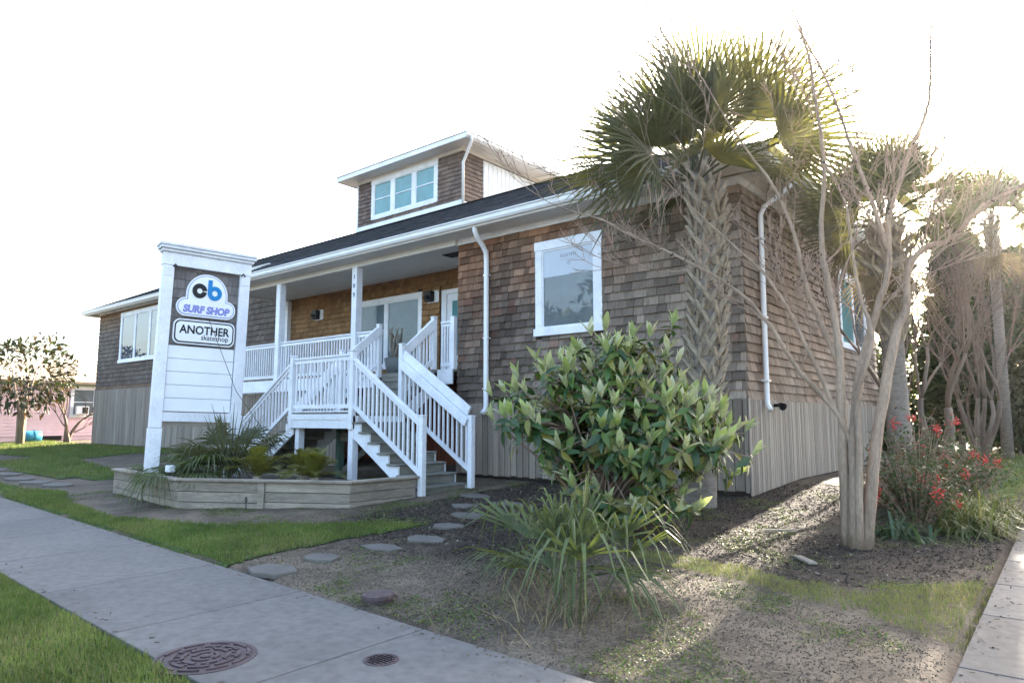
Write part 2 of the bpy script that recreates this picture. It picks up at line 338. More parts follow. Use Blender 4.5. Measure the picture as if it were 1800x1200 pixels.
# stepping stones
WHERE = ['nearest the walk', 'second from the walk', 'third from the walk', 'fourth from the walk', 'fifth from the walk', 'sixth from the walk, behind the spiky clump', 'seventh from the walk', 'second from the stair foot', 'right at the stair foot']
for i, (x, y, sx, sy) in enumerate([(-6.65, 4.13, .34, .25), (-6.68, 4.75, .28, .2), (-6.5, 5.5, .3, .19), (-6.4, 6.1, .33, .2), (-6.75, 6.85, .3, .22), (-7.05, 7.6, .33, .2), (-7.75, 8.25, .3, .2), (-7.3, 8.75, .32, .2), (-8.35, 9.1, .35, .22)]):
    n = 6 + i % 2; a0 = random.uniform(0, 1); z = G(x, y)
    P = [(x + sx * math.cos(a0 + 6.283 * k / n) * random.uniform(.78, 1.12), y + sy * math.sin(a0 + 6.283 * k / n) * random.uniform(.82, 1.1), z - .03) for k in range(n)]
    MB().prism(P, (0, 0, .05 + random.uniform(0, .012))).build('stepping_stone', STONE, bevel=.012, label='flat grey flagstone of the garden path, ' + WHERE[i], cat='stepping stone', group='flagstones leading to the stairs')
for i, (x, y) in enumerate([(-18.2, 5.75), (-19.4, 5.65), (-20.8, 5.7), (-22.6, 5.95), (-24.6, 6.1), (-27, 6.3)]):
    n = 8; z = G(x, y); P = [(x + .55 * math.cos(6.283 * k / n) * random.uniform(.85, 1.1), y + .3 * math.sin(6.283 * k / n) * random.uniform(.85, 1.1), z - .03) for k in range(n)]
    MB().prism(P, (0, 0, .07)).build('stepping_stone', STONE, bevel=.012, label='grey flagstone of the path crossing the lawn, number %s counted from the planter' % ['one', 'two', 'three', 'four', 'five', 'six'][i], cat='stepping stone', group='flagstones crossing the lawn')

# ================================================================== the shingled house
HX0, HX1, YF, YB = -10.82, -4.21, 11.24, 13.1
YEND = 20.9
house = empty('beach_house', (-4.21, 11.24, 0), 'raised cedar-shingled building with black hip roof, white porch and rooftop cupola', 'house')
GREY, BROWN, DKG, GOLD, RED = (.27, .22, .178), (.27, .125, .058), (.10, .074, .058), (.27, .155, .068), (.17, .07, .045)
SH = []       # (distance, wall, verts, colour)
SHF = [(3, 2, 1, 0), (4, 5, 6, 7), (0, 1, 5, 4), (1, 2, 6, 5), (2, 3, 7, 6), (3, 0, 4, 7)]
def shingles(wall, O, A, N, s1, z0, z1, ex, wr, colf, holes=()):
    O, A, N = Vector(O), Vector(A), Vector(N); k = 0; z = z0; rnd = random.Random(hash((round(O.x, 2), round(O.y, 2))) & 0xffff)
    while z < z1 - .02:
        s = -rnd.uniform(0, .1); zt = min(z + ex + .025, z1)
        while s < s1:
            wd = rnd.uniform(*wr); a, b = max(0, s + .003), min(s1, s + wd - .003); s += wd
            if b - a < .02: continue
            zb = z + rnd.uniform(-.006, .006); bits = [(a, b, zb, zt)]
            for (h0, h1, hz0, hz1) in holes:
                nb = []
                for (p, q, u, v) in bits:
                    if q <= h0 or p >= h1 or v <= hz0 or u >= hz1: nb.append((p, q, u, v)); continue
                    if p < h0: nb.append((p, h0, u, v))
                    if q > h1: nb.append((h1, q, u, v))
                    if h0 <= p and q <= h1:
                        if u < hz0 - .01: nb.append((p, q, u, hz0))
                        if v > hz1 + .01: nb.append((p, q, hz1, v))
                bits = nb
            for (p, q, u, v) in bits:
                if q - p < .015: continue
                tk = rnd.uniform(.038, .052); t2 = .006; P = []
                for zz, tt in ((u, tk), (v, t2)):
                    for ss_, dd in ((p, tt), (q, tt + rnd.uniform(-.003, .003)), (q, -.004), (p, -.004)):
                        v3 = O + A * ss_ + N * dd; P.append((v3.x, v3.y, zz))
                c = colf((p + q) / 2, (u + v) / 2, rnd); m = O + A * ((p + q) / 2)
                SH.append((math.dist((m.x, m.y, u), (0, 0, 1.25)), wall, P, c))
        z += ex; k += 1
def cl(x): return min(1, max(0, x))
def cf_front(s, z, r):
    u = s / 6.61; h = (z - 1.58) / 3.85; n = mnoise.noise((s * 1.1, z * 1.3, 5)) * .5
    b = cl((h - .45) * 1.7 * (1.1 - u) + .2 * (1 - u) + n - .12 + (.2 * (1.2 - u) if h > .9 else 0)); g = cl(u * 1.15 + n * .6 - .05)  # brown is weathering; the paler corner end has sun glare put into its colour
    c = lerp(lerp(DKG, GREY, g), BROWN, b * .75); f = r.choice((.6, .8, .93, 1, 1.1, 1.3)) * r.uniform(.9, 1.1)
    if r.random() < .06 * (1.5 - u): c = lerp(c, RED, .45)
    return tuple(x * f for x in c)
def cf_side(s, z, r):
    n = mnoise.noise((s * .8, z * 1.3, 9)) * .5; c = lerp(GREY, (.16, .095, .06), cl(.35 + n)); f = r.uniform(.68, 1.3); return tuple(x * f for x in c)
def cf_porch(s, z, r):
    n = mnoise.noise((s * .9, z * 1.2, 2)) * .5; c = lerp(GOLD, (.19, .10, .045), cl(.4 + n)); f = r.uniform(.72, 1.2); return tuple(x * f for x in c)
def cf_left(s, z, r):
    h = (z - 2.64) / 3.9; n = mnoise.noise((s * .5, z * .9, 4)) * .5; b = cl((h - .72) * 3 + n * .5) + cl((.07 - h) * 9)
    c = lerp(lerp(DKG, (.17, .145, .125), cl(.35 + n)), (.24, .135, .065), cl(b)); f = r.uniform(.76, 1.2); return tuple(x * f for x in c)
def cf_cup(s, z, r):
    n = mnoise.noise((s * .9, z, 6)) * .4; c = lerp((.13, .1, .09), (.2, .13, .09), cl(.3 + n)); f = r.uniform(.7, 1.25); return tuple(x * f for x in c)

CORE = mat('wall_core', (.05, .04, .035), .9, .2, 5)
wf = box('wall', CORE, house, HX0 + .003, HX1 - .003, YF, YF + .15, .02, 5.46, label='front wall of the raised wing, brown to grey cedar shingles')
wr_ = box('wall', CORE, house, HX1 - .15, HX1, YF + .16, YEND, .02, 5.46, label='side wall with grey cedar shingles')
wp = box('wall', CORE, house, -21.0, HX0 - .02, YB, YB + .15, 2.3, 5.4, label='golden brown shingled wall at the back of the porch')
wl = box('wall', CORE, house, -37.25, -21.003, YB, YB + .15, .05, 6.62, label='dark weathered shingled wall of the set-back wing')
box('wall', CORE, house, -37.25, -37.1, YB + .16, 20, .05, 6.62)
box('wall', CORE, house, HX0, HX0 + .12, YF + .16, YB + .1, .05, 5.44)
box('wall', CORE, house, -37.2, HX1 - .2, YEND - .2, YEND, .05, 5.4)
WIN = dict(x0=-8.57, x1=-6.95, z0=2.97, z1=4.91)
shingles(wf, (HX0, YF, 0), (1, 0, 0), (0, -1, 0), HX1 - HX0 + .015, 1.58, 5.3, .16, (.11, .29), cf_front, [(WIN['x0'] - HX0 + .005, WIN['x1'] - HX0 - .005, WIN['z0'] + .005, WIN['z1'] - .005)])
shingles(wr_, (HX1, YF, 0), (0, 1, 0), (1, 0, 0), YEND - YF, 1.58, 5.3, .16, (.12, .3), cf_side, [(17.32 - YF, 19.88 - YF, 2.97, 4.78)])
shingles(wp, (-21, YB, 0), (1, 0, 0), (0, -1, 0), 10.15, 2.42, 5.3, .155, (.11, .25), cf_porch, [(3.98, 6.98, 2.75, 4.78), (7.7, 9.3, 2.38, 4.75)])
shingles(wl, (-37.25, YB, 0), (1, 0, 0), (0, -1, 0), 16.25, 2.64, 6.55, .2, (.15, .34), cf_left, [(2.63, 8.9, 3.9, 6.2)])
cup = box('wall', CORE, house, -21.5, -15.83, 16.6, 21, 8.0, 10.62, label='dark shingled wall of the rooftop cupola')
shingles(cup, (-21.5, 16.6, 0), (1, 0, 0), (0, -1, 0), 5.68, 8.75, 10.5, .155, (.12, .26), cf_cup, [(.82, 4.47, 8.97, 10.5)])
shingles(cup, (-15.83, 16.6, 0), (0, 1, 0), (1, 0, 0), 1.02, 8.3, 10.5, .155, (.12, .26), cf_cup)
SH.sort(key=lambda t: t[0]); vis = [t for t in SH if t[1] in (wf, wr_)][:300]; vid_ = {id(t[2]) for t in vis}
for d, wall, P, c in vis:
    me = mesh_of(P, [list(f) for f in SHF], SHING, 'shingle', [c] * 6); link(bpy.data.objects.new('shingle', me), wall)
for wall in (wf, wr_, wp, wl, cup):
    mb = MB()
    for d, w_, P, c in SH:
        if w_ is wall and id(P) not in vid_: mb.add(P, SHF, c)
    mb.build('shingle_courses', SHING, wall, cols=True, kind='stuff')

# ---- vertical board skirts
def boards(parent, O, A, N, s1, z0f, z1, wd, gap, th, base, name='board', skip=None, rag=.0):
    O, A, N = Vector(O), Vector(A), Vector(N); s = 0
    while s < s1 - .02:
        w_ = min(wd * random.uniform(.93, 1.07), s1 - s)
        if not (skip and skip[0] < s < skip[1]):
            p, q = O + A * (s + gap / 2), O + A * (s + w_ - gap / 2); t = N * (th + random.uniform(0, .006)); z0 = z0f(p.x, p.y) + random.uniform(0, rag); n = N * .002
            P = [p + t, q + t, q + n, p + n]; P = [Vector((v.x, v.y, z0)) for v in P] + [Vector((v.x, v.y, z1)) for v in P]
            mb = MB().hexa(P, jit(base, .22)); mb.build(name, SKIRT, parent, cols=True)
        s += w_
sk = box('skirt_frame', DARK, house, HX0 + .01, HX1 - .01, YF - .03, YF - .004, .1, 1.5)
boards(sk, (HX0, YF - .03, 0), (1, 0, 0), (0, -1, 0), HX1 - HX0 + .02, lambda x, y: G(x, y) + .06, 1.6, .16, .016, .022, (.26, .215, .175), rag=.03)
sk2 = box('skirt_frame', DARK, house, HX1 + .003, HX1 + .02, YF + .01, YEND - .02, .1, 1.5)
boards(sk2, (HX1 + .02, YF - .05, 0), (0, 1, 0), (1, 0, 0), YEND - YF, lambda x, y: G(x, y) + .02, 1.6, .105, .014, .022, (.29, .255, .215))
sk3 = box('skirt_frame', DARK, house, -37.2, -21.0, YB - .03, YB - .004, .1, 2.6)
boards(sk3, (-37.25, YB - .03, 0), (1, 0, 0), (0, -1, 0), 16.2, lambda x, y: G(x, y) + .02, 2.66, .19, .014, .02, (.27, .23, .19))
sk4 = box('skirt_frame', DARK, house, -20.9, -14.9, YF - .02, YF - .004, .1, 1.95)
boards(sk4, (-20.95, YF - .02, 0), (1, 0, 0), (0, -1, 0), 6.0, lambda x, y: G(x, y) + .03, 2.0, .15, .02, .02, (.26, .22, .18))
sk5 = box('underporch_wall', RUST, house, -21, HX0 - .01, YB - .1, YB - .02, .02, 2.25)
boards(sk5, (-15.2, YB - .1, 0), (1, 0, 0), (0, -1, 0), 4.35, lambda x, y: .03, 2.24, .15, .012, .02, (.19, .06, .03))

# ---- roof
PZ = lambda y: 5.58 + .5 * (y - 10.65)
RY, RZ = 16.5, PZ(16.5)
rp = MB()
rp.prism([(-3.55, 10.65, 5.58), (-9.4, RY, RZ), (-34.1, RY, RZ), (-38, 12.6, PZ(12.6)), (-21.2, 12.6, PZ(12.6)), (-21.2, 10.65, 5.58)], (0, 0, -.05))
rp.prism([(-3.55, 10.651, 5.58), (-3.55, 21.45, 5.58), (-9.4, RY, RZ)], (0, 0, -.05))
rp.prism([(-38, 20.4, PZ(12.6)), (-38, 12.6, PZ(12.6)), (-34.1, RY, RZ)], (0, 0, -.05))
rp.prism([(-3.55, 21.45, 5.58), (-38, 20.4, PZ(12.6)), (-34.1, RY, RZ), (-9.4, RY, RZ)], (0, 0, -.05))
roof = rp.build('roof', mat('roof_deck', (.04, .04, .045), .9, .2, 5), house, label='black asphalt hip roof')
mb = MB(); y = 10.65; e = .128
while y < RY - .01:
    y2 = min(y + e, RY); t = y - 10.65; xr = -3.55 - t + .01; xl = (-21.2 if y < 12.6 else -38 + (y - 12.6)); x = xl - random.uniform(0, .3)
    while x < xr:
        wd = random.uniform(.22, .42); a, b = max(xl, x), min(xr, x + wd); x += wd
        if b - a < .01: continue
        up = .012 + random.uniform(0, .006); c = jit((.036, .038, .044), .35)
        mb.add([(a, y - .01, PZ(y - .01) + up), (b, y - .01, PZ(y - .01) + up), (b, y2, PZ(y2) + .006), (a, y2, PZ(y2) + .006), (a, y - .01, PZ(y - .01) + .001), (b, y - .01, PZ(y - .01) + .001)], [(0, 1, 2, 3), (4, 5, 1, 0)], c)
    y = y2
mb.build('roof_shingles', ROOFM, roof, cols=True, kind='stuff')
cr = MB(); cr.tube([(-3.55, 10.65, 5.60), (-9.4, RY, RZ + .02), (-34.1, RY, RZ + .02), (-38, 12.6, PZ(12.6) + .02)], .05, 6); cr.build('ridge_cap', ROOFM, roof)
# gutters, fascia, soffits
def gutter(pts, name='gutter'):
    mb = MB(); prof = [(0, -.02), (0, -.15), (.05, -.155), (.085, -.11), (.09, -.04), (.12, -.02), (.12, 0), (.1, 0)]
    a, b = Vector(pts[0]), Vector(pts[1]); d = (b - a).normalized(); out = d.cross(Vector((0, 0, 1))).normalized()
    Q = [[p + out * u + Vector((0, 0, v)) for u, v in prof] for p in (a, b)]; n = len(prof)
    mb.add(Q[0] + Q[1], [(i, (i + 1) % n, n + (i + 1) % n, n + i) for i in range(n)] + [tuple(range(n - 1, -1, -1)), tuple(range(n, 2 * n))])
    return mb.build(name, GUT, house)
gutter([(-21.1, 10.65, 5.585), (-3.43, 10.65, 5.585)])
gutter([(-3.55, 10.55, 5.583), (-3.55, 21.4, 5.583)])
gutter([(-38.05, 12.6, PZ(12.6) + .005), (-21.0, 12.6, PZ(12.6) + .005)])
gutter([(-38, 20.4, PZ(12.6) + .003), (-38, 12.5, PZ(12.6) + .003)])
def fascia(a, b, z0, z1, th=.03): MB().beam((a[0], a[1], (z0 + z1) / 2), (b[0], b[1], (z0 + z1) / 2), th, z1 - z0).build('fascia', SOFFIT, house)
fascia((-21.17, 10.67), (-3.6, 10.67), 5.39, 5.55); fascia((-3.57, 10.69), (-3.57, 21.4), 5.39, 5.55)
fascia((-38, 12.63), (-21.2, 12.63), PZ(12.6) - .2, PZ(12.6) - .03); fascia((-37.98, 12.66), (-37.98, 20.3), PZ(12.6) - .2, PZ(12.6) - .03)
MB().prism([(-21.2, 10.66, 5.40), (-21.2, 12.58, 5.40), (-21.2, 12.58, PZ(12.58) - .05), (-21.2, 10.66, 5.53)], (.04, 0, 0)).build('rake_board', SOFFIT, house)
so = MB().box(-21.15, -3.6, 10.69, YF + .02, 5.385, 5.405).build('soffit', SOFFIT, house)
box('soffit', SOFFIT, house, HX1 + .004, -3.59, YF + .024, 21.35, 5.385, 5.405)
box('soffit', SOFFIT, house, -37.96, -21.21, 12.66, YB - .004, 6.5, 6.52); box('soffit', SOFFIT, house, -37.96, -37.26, YB, 20.2, 6.5, 6.52)
box('frieze_board', WHITE, house, HX0 + .002, HX1 + .03, YF - .045, YF - .003, 5.25, 5.384); box('frieze_board', WHITE, house, HX1 + .003, HX1 + .045, YF, YEND, 5.25, 5.384)
box('frieze_board', WHITE, house, -37.27, -21.01, YB - .045, YB - .003, 6.36, 6.499)
box('porch_ceiling', SOFFIT, house, -21.0, HX0 - .003, YF + .13, YB - .003, 5.30, 5.33)
box('porch_beam', SOFFIT, house, -21.05, HX0 - .004, YF - .12, YF + .12, 5.24, 5.383, bevel=.008)
box('porch_beam', SOFFIT, house, -21.05, -20.85, YF + .125, YB - .005, 5.24, 5.295)
box('ceiling_vent', DARK, house, -11.9, -11.2, 11.75, 12.1, 5.285, 5.302)
# ---- downspouts
def spout(pts, r=.05): return MB().tube(pts, r, 12).build('downspout', GUT, house, smooth=True)
spout([(-9.85, 10.72, 5.46), (-9.85, 10.72, 5.33), (-9.86, 10.80, 5.22), (-9.88, 11.02, 5.05), (-9.88, 11.12, 4.93), (-9.88, 11.14, 4.7), (-9.88, 11.14, 1.55), (-9.87, 11.1, 1.45), (-9.86, 11.0, 1.38)], .058)
spout([(-3.62, 12.1, 5.46), (-3.62, 12.1, 5.33), (-3.85, 12.06, 5.15), (-4.05, 11.98, 5.0), (-4.11, 11.95, 4.85), (-4.11, 11.9, 1.58), (-4.09, 11.87, 1.49), (-4.02, 11.8, 1.42)], .047)
for z in (4.4, 3.0, 1.9):
    box('spout_strap', GUT, house, -9.95, -9.81, 11.10, 11.215, z, z + .03); box('spout_strap', GUT, house, -4.19, -4.05, 11.83, 11.97, z, z + .03)
root = empty('flood_light', (-4.15, 12.35, 1.5), 'small black floodlight on the board skirt beside the downspout', 'lamp')
MB().tube([(-4.16, 12.4, 1.5), (-4.05, 12.4, 1.5)], .03, 10).build('base', BLACK, root); MB().tube([(-4.06, 12.4, 1.52), (-3.98, 12.33, 1.47)], [.035, .07], 12).build('lamp_head', BLACK, root)

# ---- windows (outer frame in wall plane, panes behind)
def window(parent, O, A, N, w_, z0, z1, panes, glass, trim=.11, mull=.06, sill=True, meet=False, label=None, shade=None):
    O, A, N = Vector(O), Vector(A), Vector(N)
    def bx(name, a, b, d0, d1, u, v, m, par, bev=.004, **k):
        P = [O + A * a + N * d0, O + A * b + N * d0, O + A * b + N * d1, O + A * a + N * d1]
        return MB().hexa([(p.x, p.y, u) for p in P] + [(p.x, p.y, v) for p in P]).build(name, m, par, bevel=bev, **k)
    win = bx('window', -.02, w_ + .02, .002, .055, z1 - trim, z1 + .02, WHITE, parent, label=label)
    bx('frame', 0, trim, .002, .045, z0, z1 - trim - .002, WHITE, win); bx('frame', w_ - trim, w_, .002, .045, z0, z1 - trim - .002, WHITE, win)
    bx('sill', -.03 if sill else trim + .002, w_ + .03 if sill else w_ - trim - .002, .002, .075 if sill else .045, z0 - .02, z0 + trim * .8, WHITE, win)
    a = trim + .002; pw = (w_ - 2 * trim - .004 - mull * (len(panes) - 1)) / len(panes); zb, zt = z0 + trim * .8 + .002, z1 - trim - .002
    for i, g in enumerate(panes):
        s_ = .035
        for (p, q, u, v) in ((a, a + s_, zb, zt), (a + pw - s_, a + pw, zb, zt), (a + s_ + .001, a + pw - s_ - .001, zt - s_, zt), (a + s_ + .001, a + pw - s_ - .001, zb, zb + s_)):
            bx('sash', p, q, .002, .032, u, v, WHITE, win, .003)
        bx('pane', a + s_ + .001, a + pw - s_ - .001, .003, .012, zb + s_ + .001, zt - s_ - .001, g, win, 0)
        if meet: bx('sash', a + s_ + .001, a + pw - s_ - .001, .013, .034, (zb + zt) / 2 - .02, (zb + zt) / 2 + .02, WHITE, win, .003)
        if i < len(panes) - 1: bx('mullion', a + pw + .001, a + pw + mull - .001, .002, .04, zb, zt, WHITE, win)
        a += pw + mull
    return win
ex, ey, ez = (1, 0, 0), (0, 1, 0), (0, -1, 0)
w1 = window(house, (WIN['x0'], YF, 0), ex, ez, 1.62, WIN['z0'], WIN['z1'], [GLASS], GLASS, .17, label='white framed picture window with a film across its top', sill=True)
film = MB().box(-8.36, -7.16, YF - .0165, YF - .0125, 4.16, 4.70).build('window_film', POSTER, w1)
TM = lambda x, z, y=YF - .019: Matrix.Translation((x, y, z)) @ Matrix.Rotation(R(90), 4, 'X')
text('lettering', 'E L E C T R I C', .10, GREYL, TM(-7.74, 4.53), w1, .001, sx=.62)
MB().box(-7.96, -7.52, YF - .0195, YF - .0172, 4.478, 4.482).build('printed_line', GREYL, w1)
def ringm(cx, cz, r0, r1, n=24):
    P = []
    for y_ in (YF - .0195, YF - .0172):
        for r_ in (r0, r1): P += [(cx + r_ * math.cos(6.283 * k / n), y_, cz + r_ * math.sin(6.283 * k / n)) for k in range(n)]
    return MB().add(P, [(k, (k + 1) % n, n + (k + 1) % n, n + k) for k in range(n)])
ringm(-7.74, 4.405, .033, .039).build('printed_emblem', GREYL, w1); text('lettering', '1', .05, GREYL, TM(-7.74, 4.388), w1, .001)
window(house, (HX1, 17.3, 0), ey, (1, 0, 0), 2.6, 2.95, 4.8, [TINT, GLASS], TINT, .13, label='white double window in the side wall behind the bare tree')
window(house, (-17.05, YB, 0), ex, ez, 3.05, 2.72, 4.80, [SHADE, SHADE], SHADE, .13, .12, label='wide white display window at the back of the porch')
window(house, (-34.65, YB, 0), ex, ez, 6.3, 3.88, 6.22, [SKYG] * 4, SKYG, .16, .12, label='white window with several lights in the set-back wing')
window(house, (-20.7, 16.6, 0), ex, ez, 3.67, 8.93, 10.5, [TINT, TINT, TINT], TINT, .17, .2, sill=False, meet=True, label='three sash windows in the cupola')
# door
d = box('door', WHITE, house, -13.0, -12.05, YB - .04, YB - .003, 2.39, 4.62); box('pane', TINT, d, -12.8, -12.25, YB - .048, YB - .041, 3.0, 4.42)
for a, b, u, v in ((-13.2, -13.01, 2.39, 4.75), (-12.04, -11.85, 2.39, 4.75), (-13.008, -12.042, 4.625, 4.75)): box('door_casing', WHITE, d, a, b, YB - .06, YB - .003, u, v)
MB().tube([(-12.15, YB - .05, 3.4), (-12.15, YB - .1, 3.4), (-12.15, YB - .1, 3.3)], .015, 8).build('handle', METAL, d)
# cupola trim
box('base_board', WHITE, house, -21.56, -15.77, 16.5, 16.598, 8.45, 8.74); box('base_board', WHITE, house, -15.828, -15.77, 16.6, 17.6, 8.45, 8.7)
bt = box('batten_panel', WHITE, house, -15.828, -15.80, 17.63, 21, 8.3, 10.45, label='white board and batten panel on the cupola side')
for i in range(14): box('batten', WHITE, bt, -15.798, -15.78, 17.66 + i * .24, 17.70 + i * .24, 8.3, 10.45)
box('corner_board', WHITE, house, -21.58, -21.503, 16.55, 16.7, 8.4, 10.5)
ce = (-22.15, -15.08, 15.95, 21.6)
cs = box('cupola_soffit', SOFFIT, house, ce[0] + .03, ce[1] - .03, ce[2] + .03, ce[3], 10.63, 10.66)
for a in (('x', ce[2]), ('y', ce[1]), ('z', ce[0])):
    if a[0] == 'x': box('fascia', WHITE, house, ce[0], ce[1], ce[2], ce[2] + .03, 10.6, 10.78)
    elif a[0] == 'y': box('fascia', WHITE, house, ce[1] - .03, ce[1], ce[2] + .032, ce[3], 10.6, 10.78)
    else: box('fascia', WHITE, house, ce[0], ce[0] + .03, ce[2] + .032, ce[3], 10.6, 10.78)
box('frieze_board', SOFFIT, house, -21.53, -15.8, 16.55, 16.598, 10.5, 10.629); box('frieze_board', SOFFIT, house, -15.828, -15.79, 16.6, 21, 10.5, 10.629)
MB().add([(ce[0] - .04, ce[2] - .04, 10.79), (ce[1] + .04, ce[2] - .04, 10.79), (ce[1] + .04, ce[3], 10.79), (ce[0] - .04, ce[3], 10.79), (-20, 18.2, 11.0), (-17.2, 18.2, 11.0), (ce[0] - .04, ce[2] - .04, 10.782), (ce[1] + .04, ce[2] - .04, 10.782), (ce[1] + .04, ce[3], 10.782), (ce[0] - .04, ce[3], 10.782)],
         [(0, 1, 5, 4), (1, 2, 5), (2, 3, 4, 5), (3, 0, 4), (6, 9, 8, 7), (6, 7, 1, 0), (7, 8, 2, 1), (8, 9, 3, 2), (9, 6, 0, 3)]).build('cupola_roof', MATS['roof_deck'], house)
gutter([(ce[1], ce[2] - .02, 10.79), (ce[1], ce[3], 10.79)])
spout([(-15.02, 16.15, 10.66), (-15.05, 16.2, 10.55), (-15.55, 16.45, 10.2), (-15.72, 16.5, 10.05), (-15.72, 16.5, 8.6)], .05)

# ---- porch deck, posts, railing
FZ = 2.38
box('porch_floor', GREYW, house, -21.0, HX0 - .003, YF - .15, YB - .105, FZ - .05, FZ)
for a, b in ((-21.02, -13.36), (-11.3, HX0 - .003)): box('rim_board', WHITE, house, a, b, YF - .19, YF - .152, FZ - .33, FZ + .005)
for i, x in enumerate((-14.5, -18.1, -20.9)):
    p = box('porch_post', WHITE, house, x - .1, x + .1, YF - .14, YF + .06, FZ + .001, 5.239, bevel=.01)
    if i == 0:
        for j, ch in enumerate('109'): text('house_number', ch, .17, METAL, Matrix.Translation((x + .0, YF - .145, 4.93 - j * .24)) @ Matrix.Rotation(R(90), 4, 'X'), p, .004)
box('porch_post', WHITE, house, -20.62, -20.45, YB - .18, YB - .025, FZ + .001, 5.239, bevel=.01)
def railing(parent, a, b, za, zb, hgt, n, th=.035, cap=.09):
    a, b = Vector((a[0], a[1], 0)), Vector((b[0], b[1], 0)); U = Vector((0, 0, 1))
    def pt(t, h): return a.lerp(b, t) + U * (za + (zb - za) * t + h)
    MB().beam(pt(0, hgt), pt(1, hgt), cap, .045).build('rail', WHITE, parent, bevel=.006); MB().beam(pt(0, hgt - .07), pt(1, hgt - .07), .04, .07).build('rail', WHITE, parent)
    MB().beam(pt(0, .12), pt(1, .12), .05, .08).build('rail', WHITE, parent)
    for i in range(n):
        t = (i + .5) / n; p, q = pt(t, .15), pt(t, hgt - .1); h = th / 2
        MB().box(p.x - h, p.x + h, p.y - h, p.y + h, p.z, q.z).build('baluster', WHITE, parent)
pr = box('porch_railing', WHITE, house, -20.83, -20.73, YF - .1, YF + .0, FZ + .002, FZ + 1.13, bevel=.008, label='white baluster railing along the porch')
for a, b in ((-20.72, -18.21), (-17.99, -14.61), (-14.39, -13.42)): railing(pr, (a, YF - .05), (b, YF - .05), FZ, FZ, 1.1, int((b - a) / .118))
pr2 = box('porch_railing', WHITE, house, -10.96, -10.85, YF - .12, YF - .01, FZ + .002, FZ + 1.22, bevel=.008, label='short white railing beside the porch door')
railing(pr2, (-11.3, YF - .06), (-10.97, YF - .06), FZ, FZ, 1.1, 4)

# ================================================================== staircase
st = empty('wooden_staircase', (-12.3, 8.65, -.2), 'white railed wooden staircase with two flights meeting at a landing', 'staircase')
LX0, LX1, LY0, LY1, LZ = -13.35, -11.3, 8.65, 9.95, 1.37
land = box('landing', GREYW, st, LX0 + .02, LX1 - .02, LY0 + .02, LY1, LZ - .04, LZ)
for i in range(9): box('deck_board', GREYW, land, LX0 - .02, LX1 + .02, LY0 - .02 + i * .146, LY0 + .12 + i * .146, LZ + .002, LZ + .03, bevel=.005)
box('fascia', WHITE, land, LX0 - .03, LX1 + .03, LY0 - .03, LY0 + .012, LZ - .3, LZ - .01); box('fascia', WHITE, land, LX0 - .032, LX1 + .032, LY0 - .045, LY0 - .032, LZ - .12, LZ - .005)
for x in (LX0 + .02, LX1 - .06): box('fascia', WHITE, land, x, x + .04, LY0 + .014, LY1 - .02, LZ - .3, LZ - .045)
for x, y, m in ((LX0 + .12, LY0 + .12, WHITE), (LX1 + .02, LY0 + .06, WHITE), (LX1 - .1, LY1 - .1, TEAL), (LX0 + .12, LY1 - .1, TEAL)):
    box('support_post', m, st, x - .07, x + .07, y - .07, y + .07, G(x, y) - .05, LZ - .045)
MB().beam((LX0 + .3, LY1 - .12, .1), (LX1 - .3, LY1 - .12, 1.0), .04, .12).build('brace', GREYW, st); box('cross_beam', GREYW, st, LX0 + .2, LX1 - .2, LY1 - .16, LY1 - .12, .75, .95)
def newel(x, y, z0, z1, par=st):
    n = MB().box(x - .055, x + .055, y - .055, y + .055, z0, z1).build('newel_post', WHITE, par, bevel=.01)
    MB().box(x - .065, x + .065, y - .065, y + .065, z1 + .001, z1 + .035).build('cap', WHITE, n, bevel=.012); return n
def flight(sgn, X, n, run, rise, lab):
    zt = LZ + .028; fl = None
    for y in (LY0 + .02, LY1 - .06):
        poly = [(X, y, zt - .05)]
        for k in range(n):
            xa, xb = X + sgn * run * k, X + sgn * run * (k + 1); zz = zt - rise * (k + 1) - .035
            poly += [(xa, y, zz), (xb, y, zz)]
        poly += [(X + sgn * run * n, y, G(X + sgn * run * n, y) - .02), (X + sgn * run * (n - .9), y, G(X, y) - .05), (X, y, zt - rise * 1.9 - .1)]
        o_ = MB().prism(poly, (0, .04, 0)).build('stringer', WHITE, st, label=lab if fl is None else None); fl = fl or o_
    for k in range(n):
        xa, xb = X + sgn * run * k, X + sgn * (run * (k + 1) + .03); z = zt - rise * (k + 1)
        box('tread', GREYW, fl, min(xa, xb), max(xa, xb), LY0 - .03, LY1 - .02, z - .034, z, bevel=.008)
        xr = X + sgn * run * (k + 1); box('riser', GREYW, fl, min(xr - sgn * .02, xr), max(xr - sgn * .02, xr), LY0 + .062, LY1 - .062, z - rise + .001, z - .036)
    xe = X + sgn * (run * n + .1)
    for y, e_ in ((LY0, 0), (LY1, .04)):
        ng = newel(xe, y, G(xe, y) - .02, 1.30 if y == LY0 else 1.30)
        rl = newel(X + sgn * .035, y, LZ - .32, 2.62 if y == LY0 else 2.86)
        z0 = LZ + .03; sl = -rise / run; x0_, x1_ = X + sgn * .1, xe - sgn * .06
        railing(rl, (x0_, y), (x1_, y), z0 + .0, z0 + .0 + sl * abs(x1_ - x0_) * .93, 1.06 if y == LY0 else 1.1, 15)
        if y != LY0:
            a = Vector((x0_, y - .085, z0 + 1.14)); b = Vector((x1_, y - .085, z0 + 1.14 + sl * abs(x1_ - x0_) * .93))
            MB().beam(a + Vector((0, .085, .11)), b + Vector((0, .085, .11)), .05, .19).build('rail_board', WHITE, rl, bevel=.006)
            MB().beam(a - Vector((0, 0, .11)), b - Vector((0, 0, .11)), .045, .17).build('hand_rail', WHITE, rl, bevel=.008)
    return fl
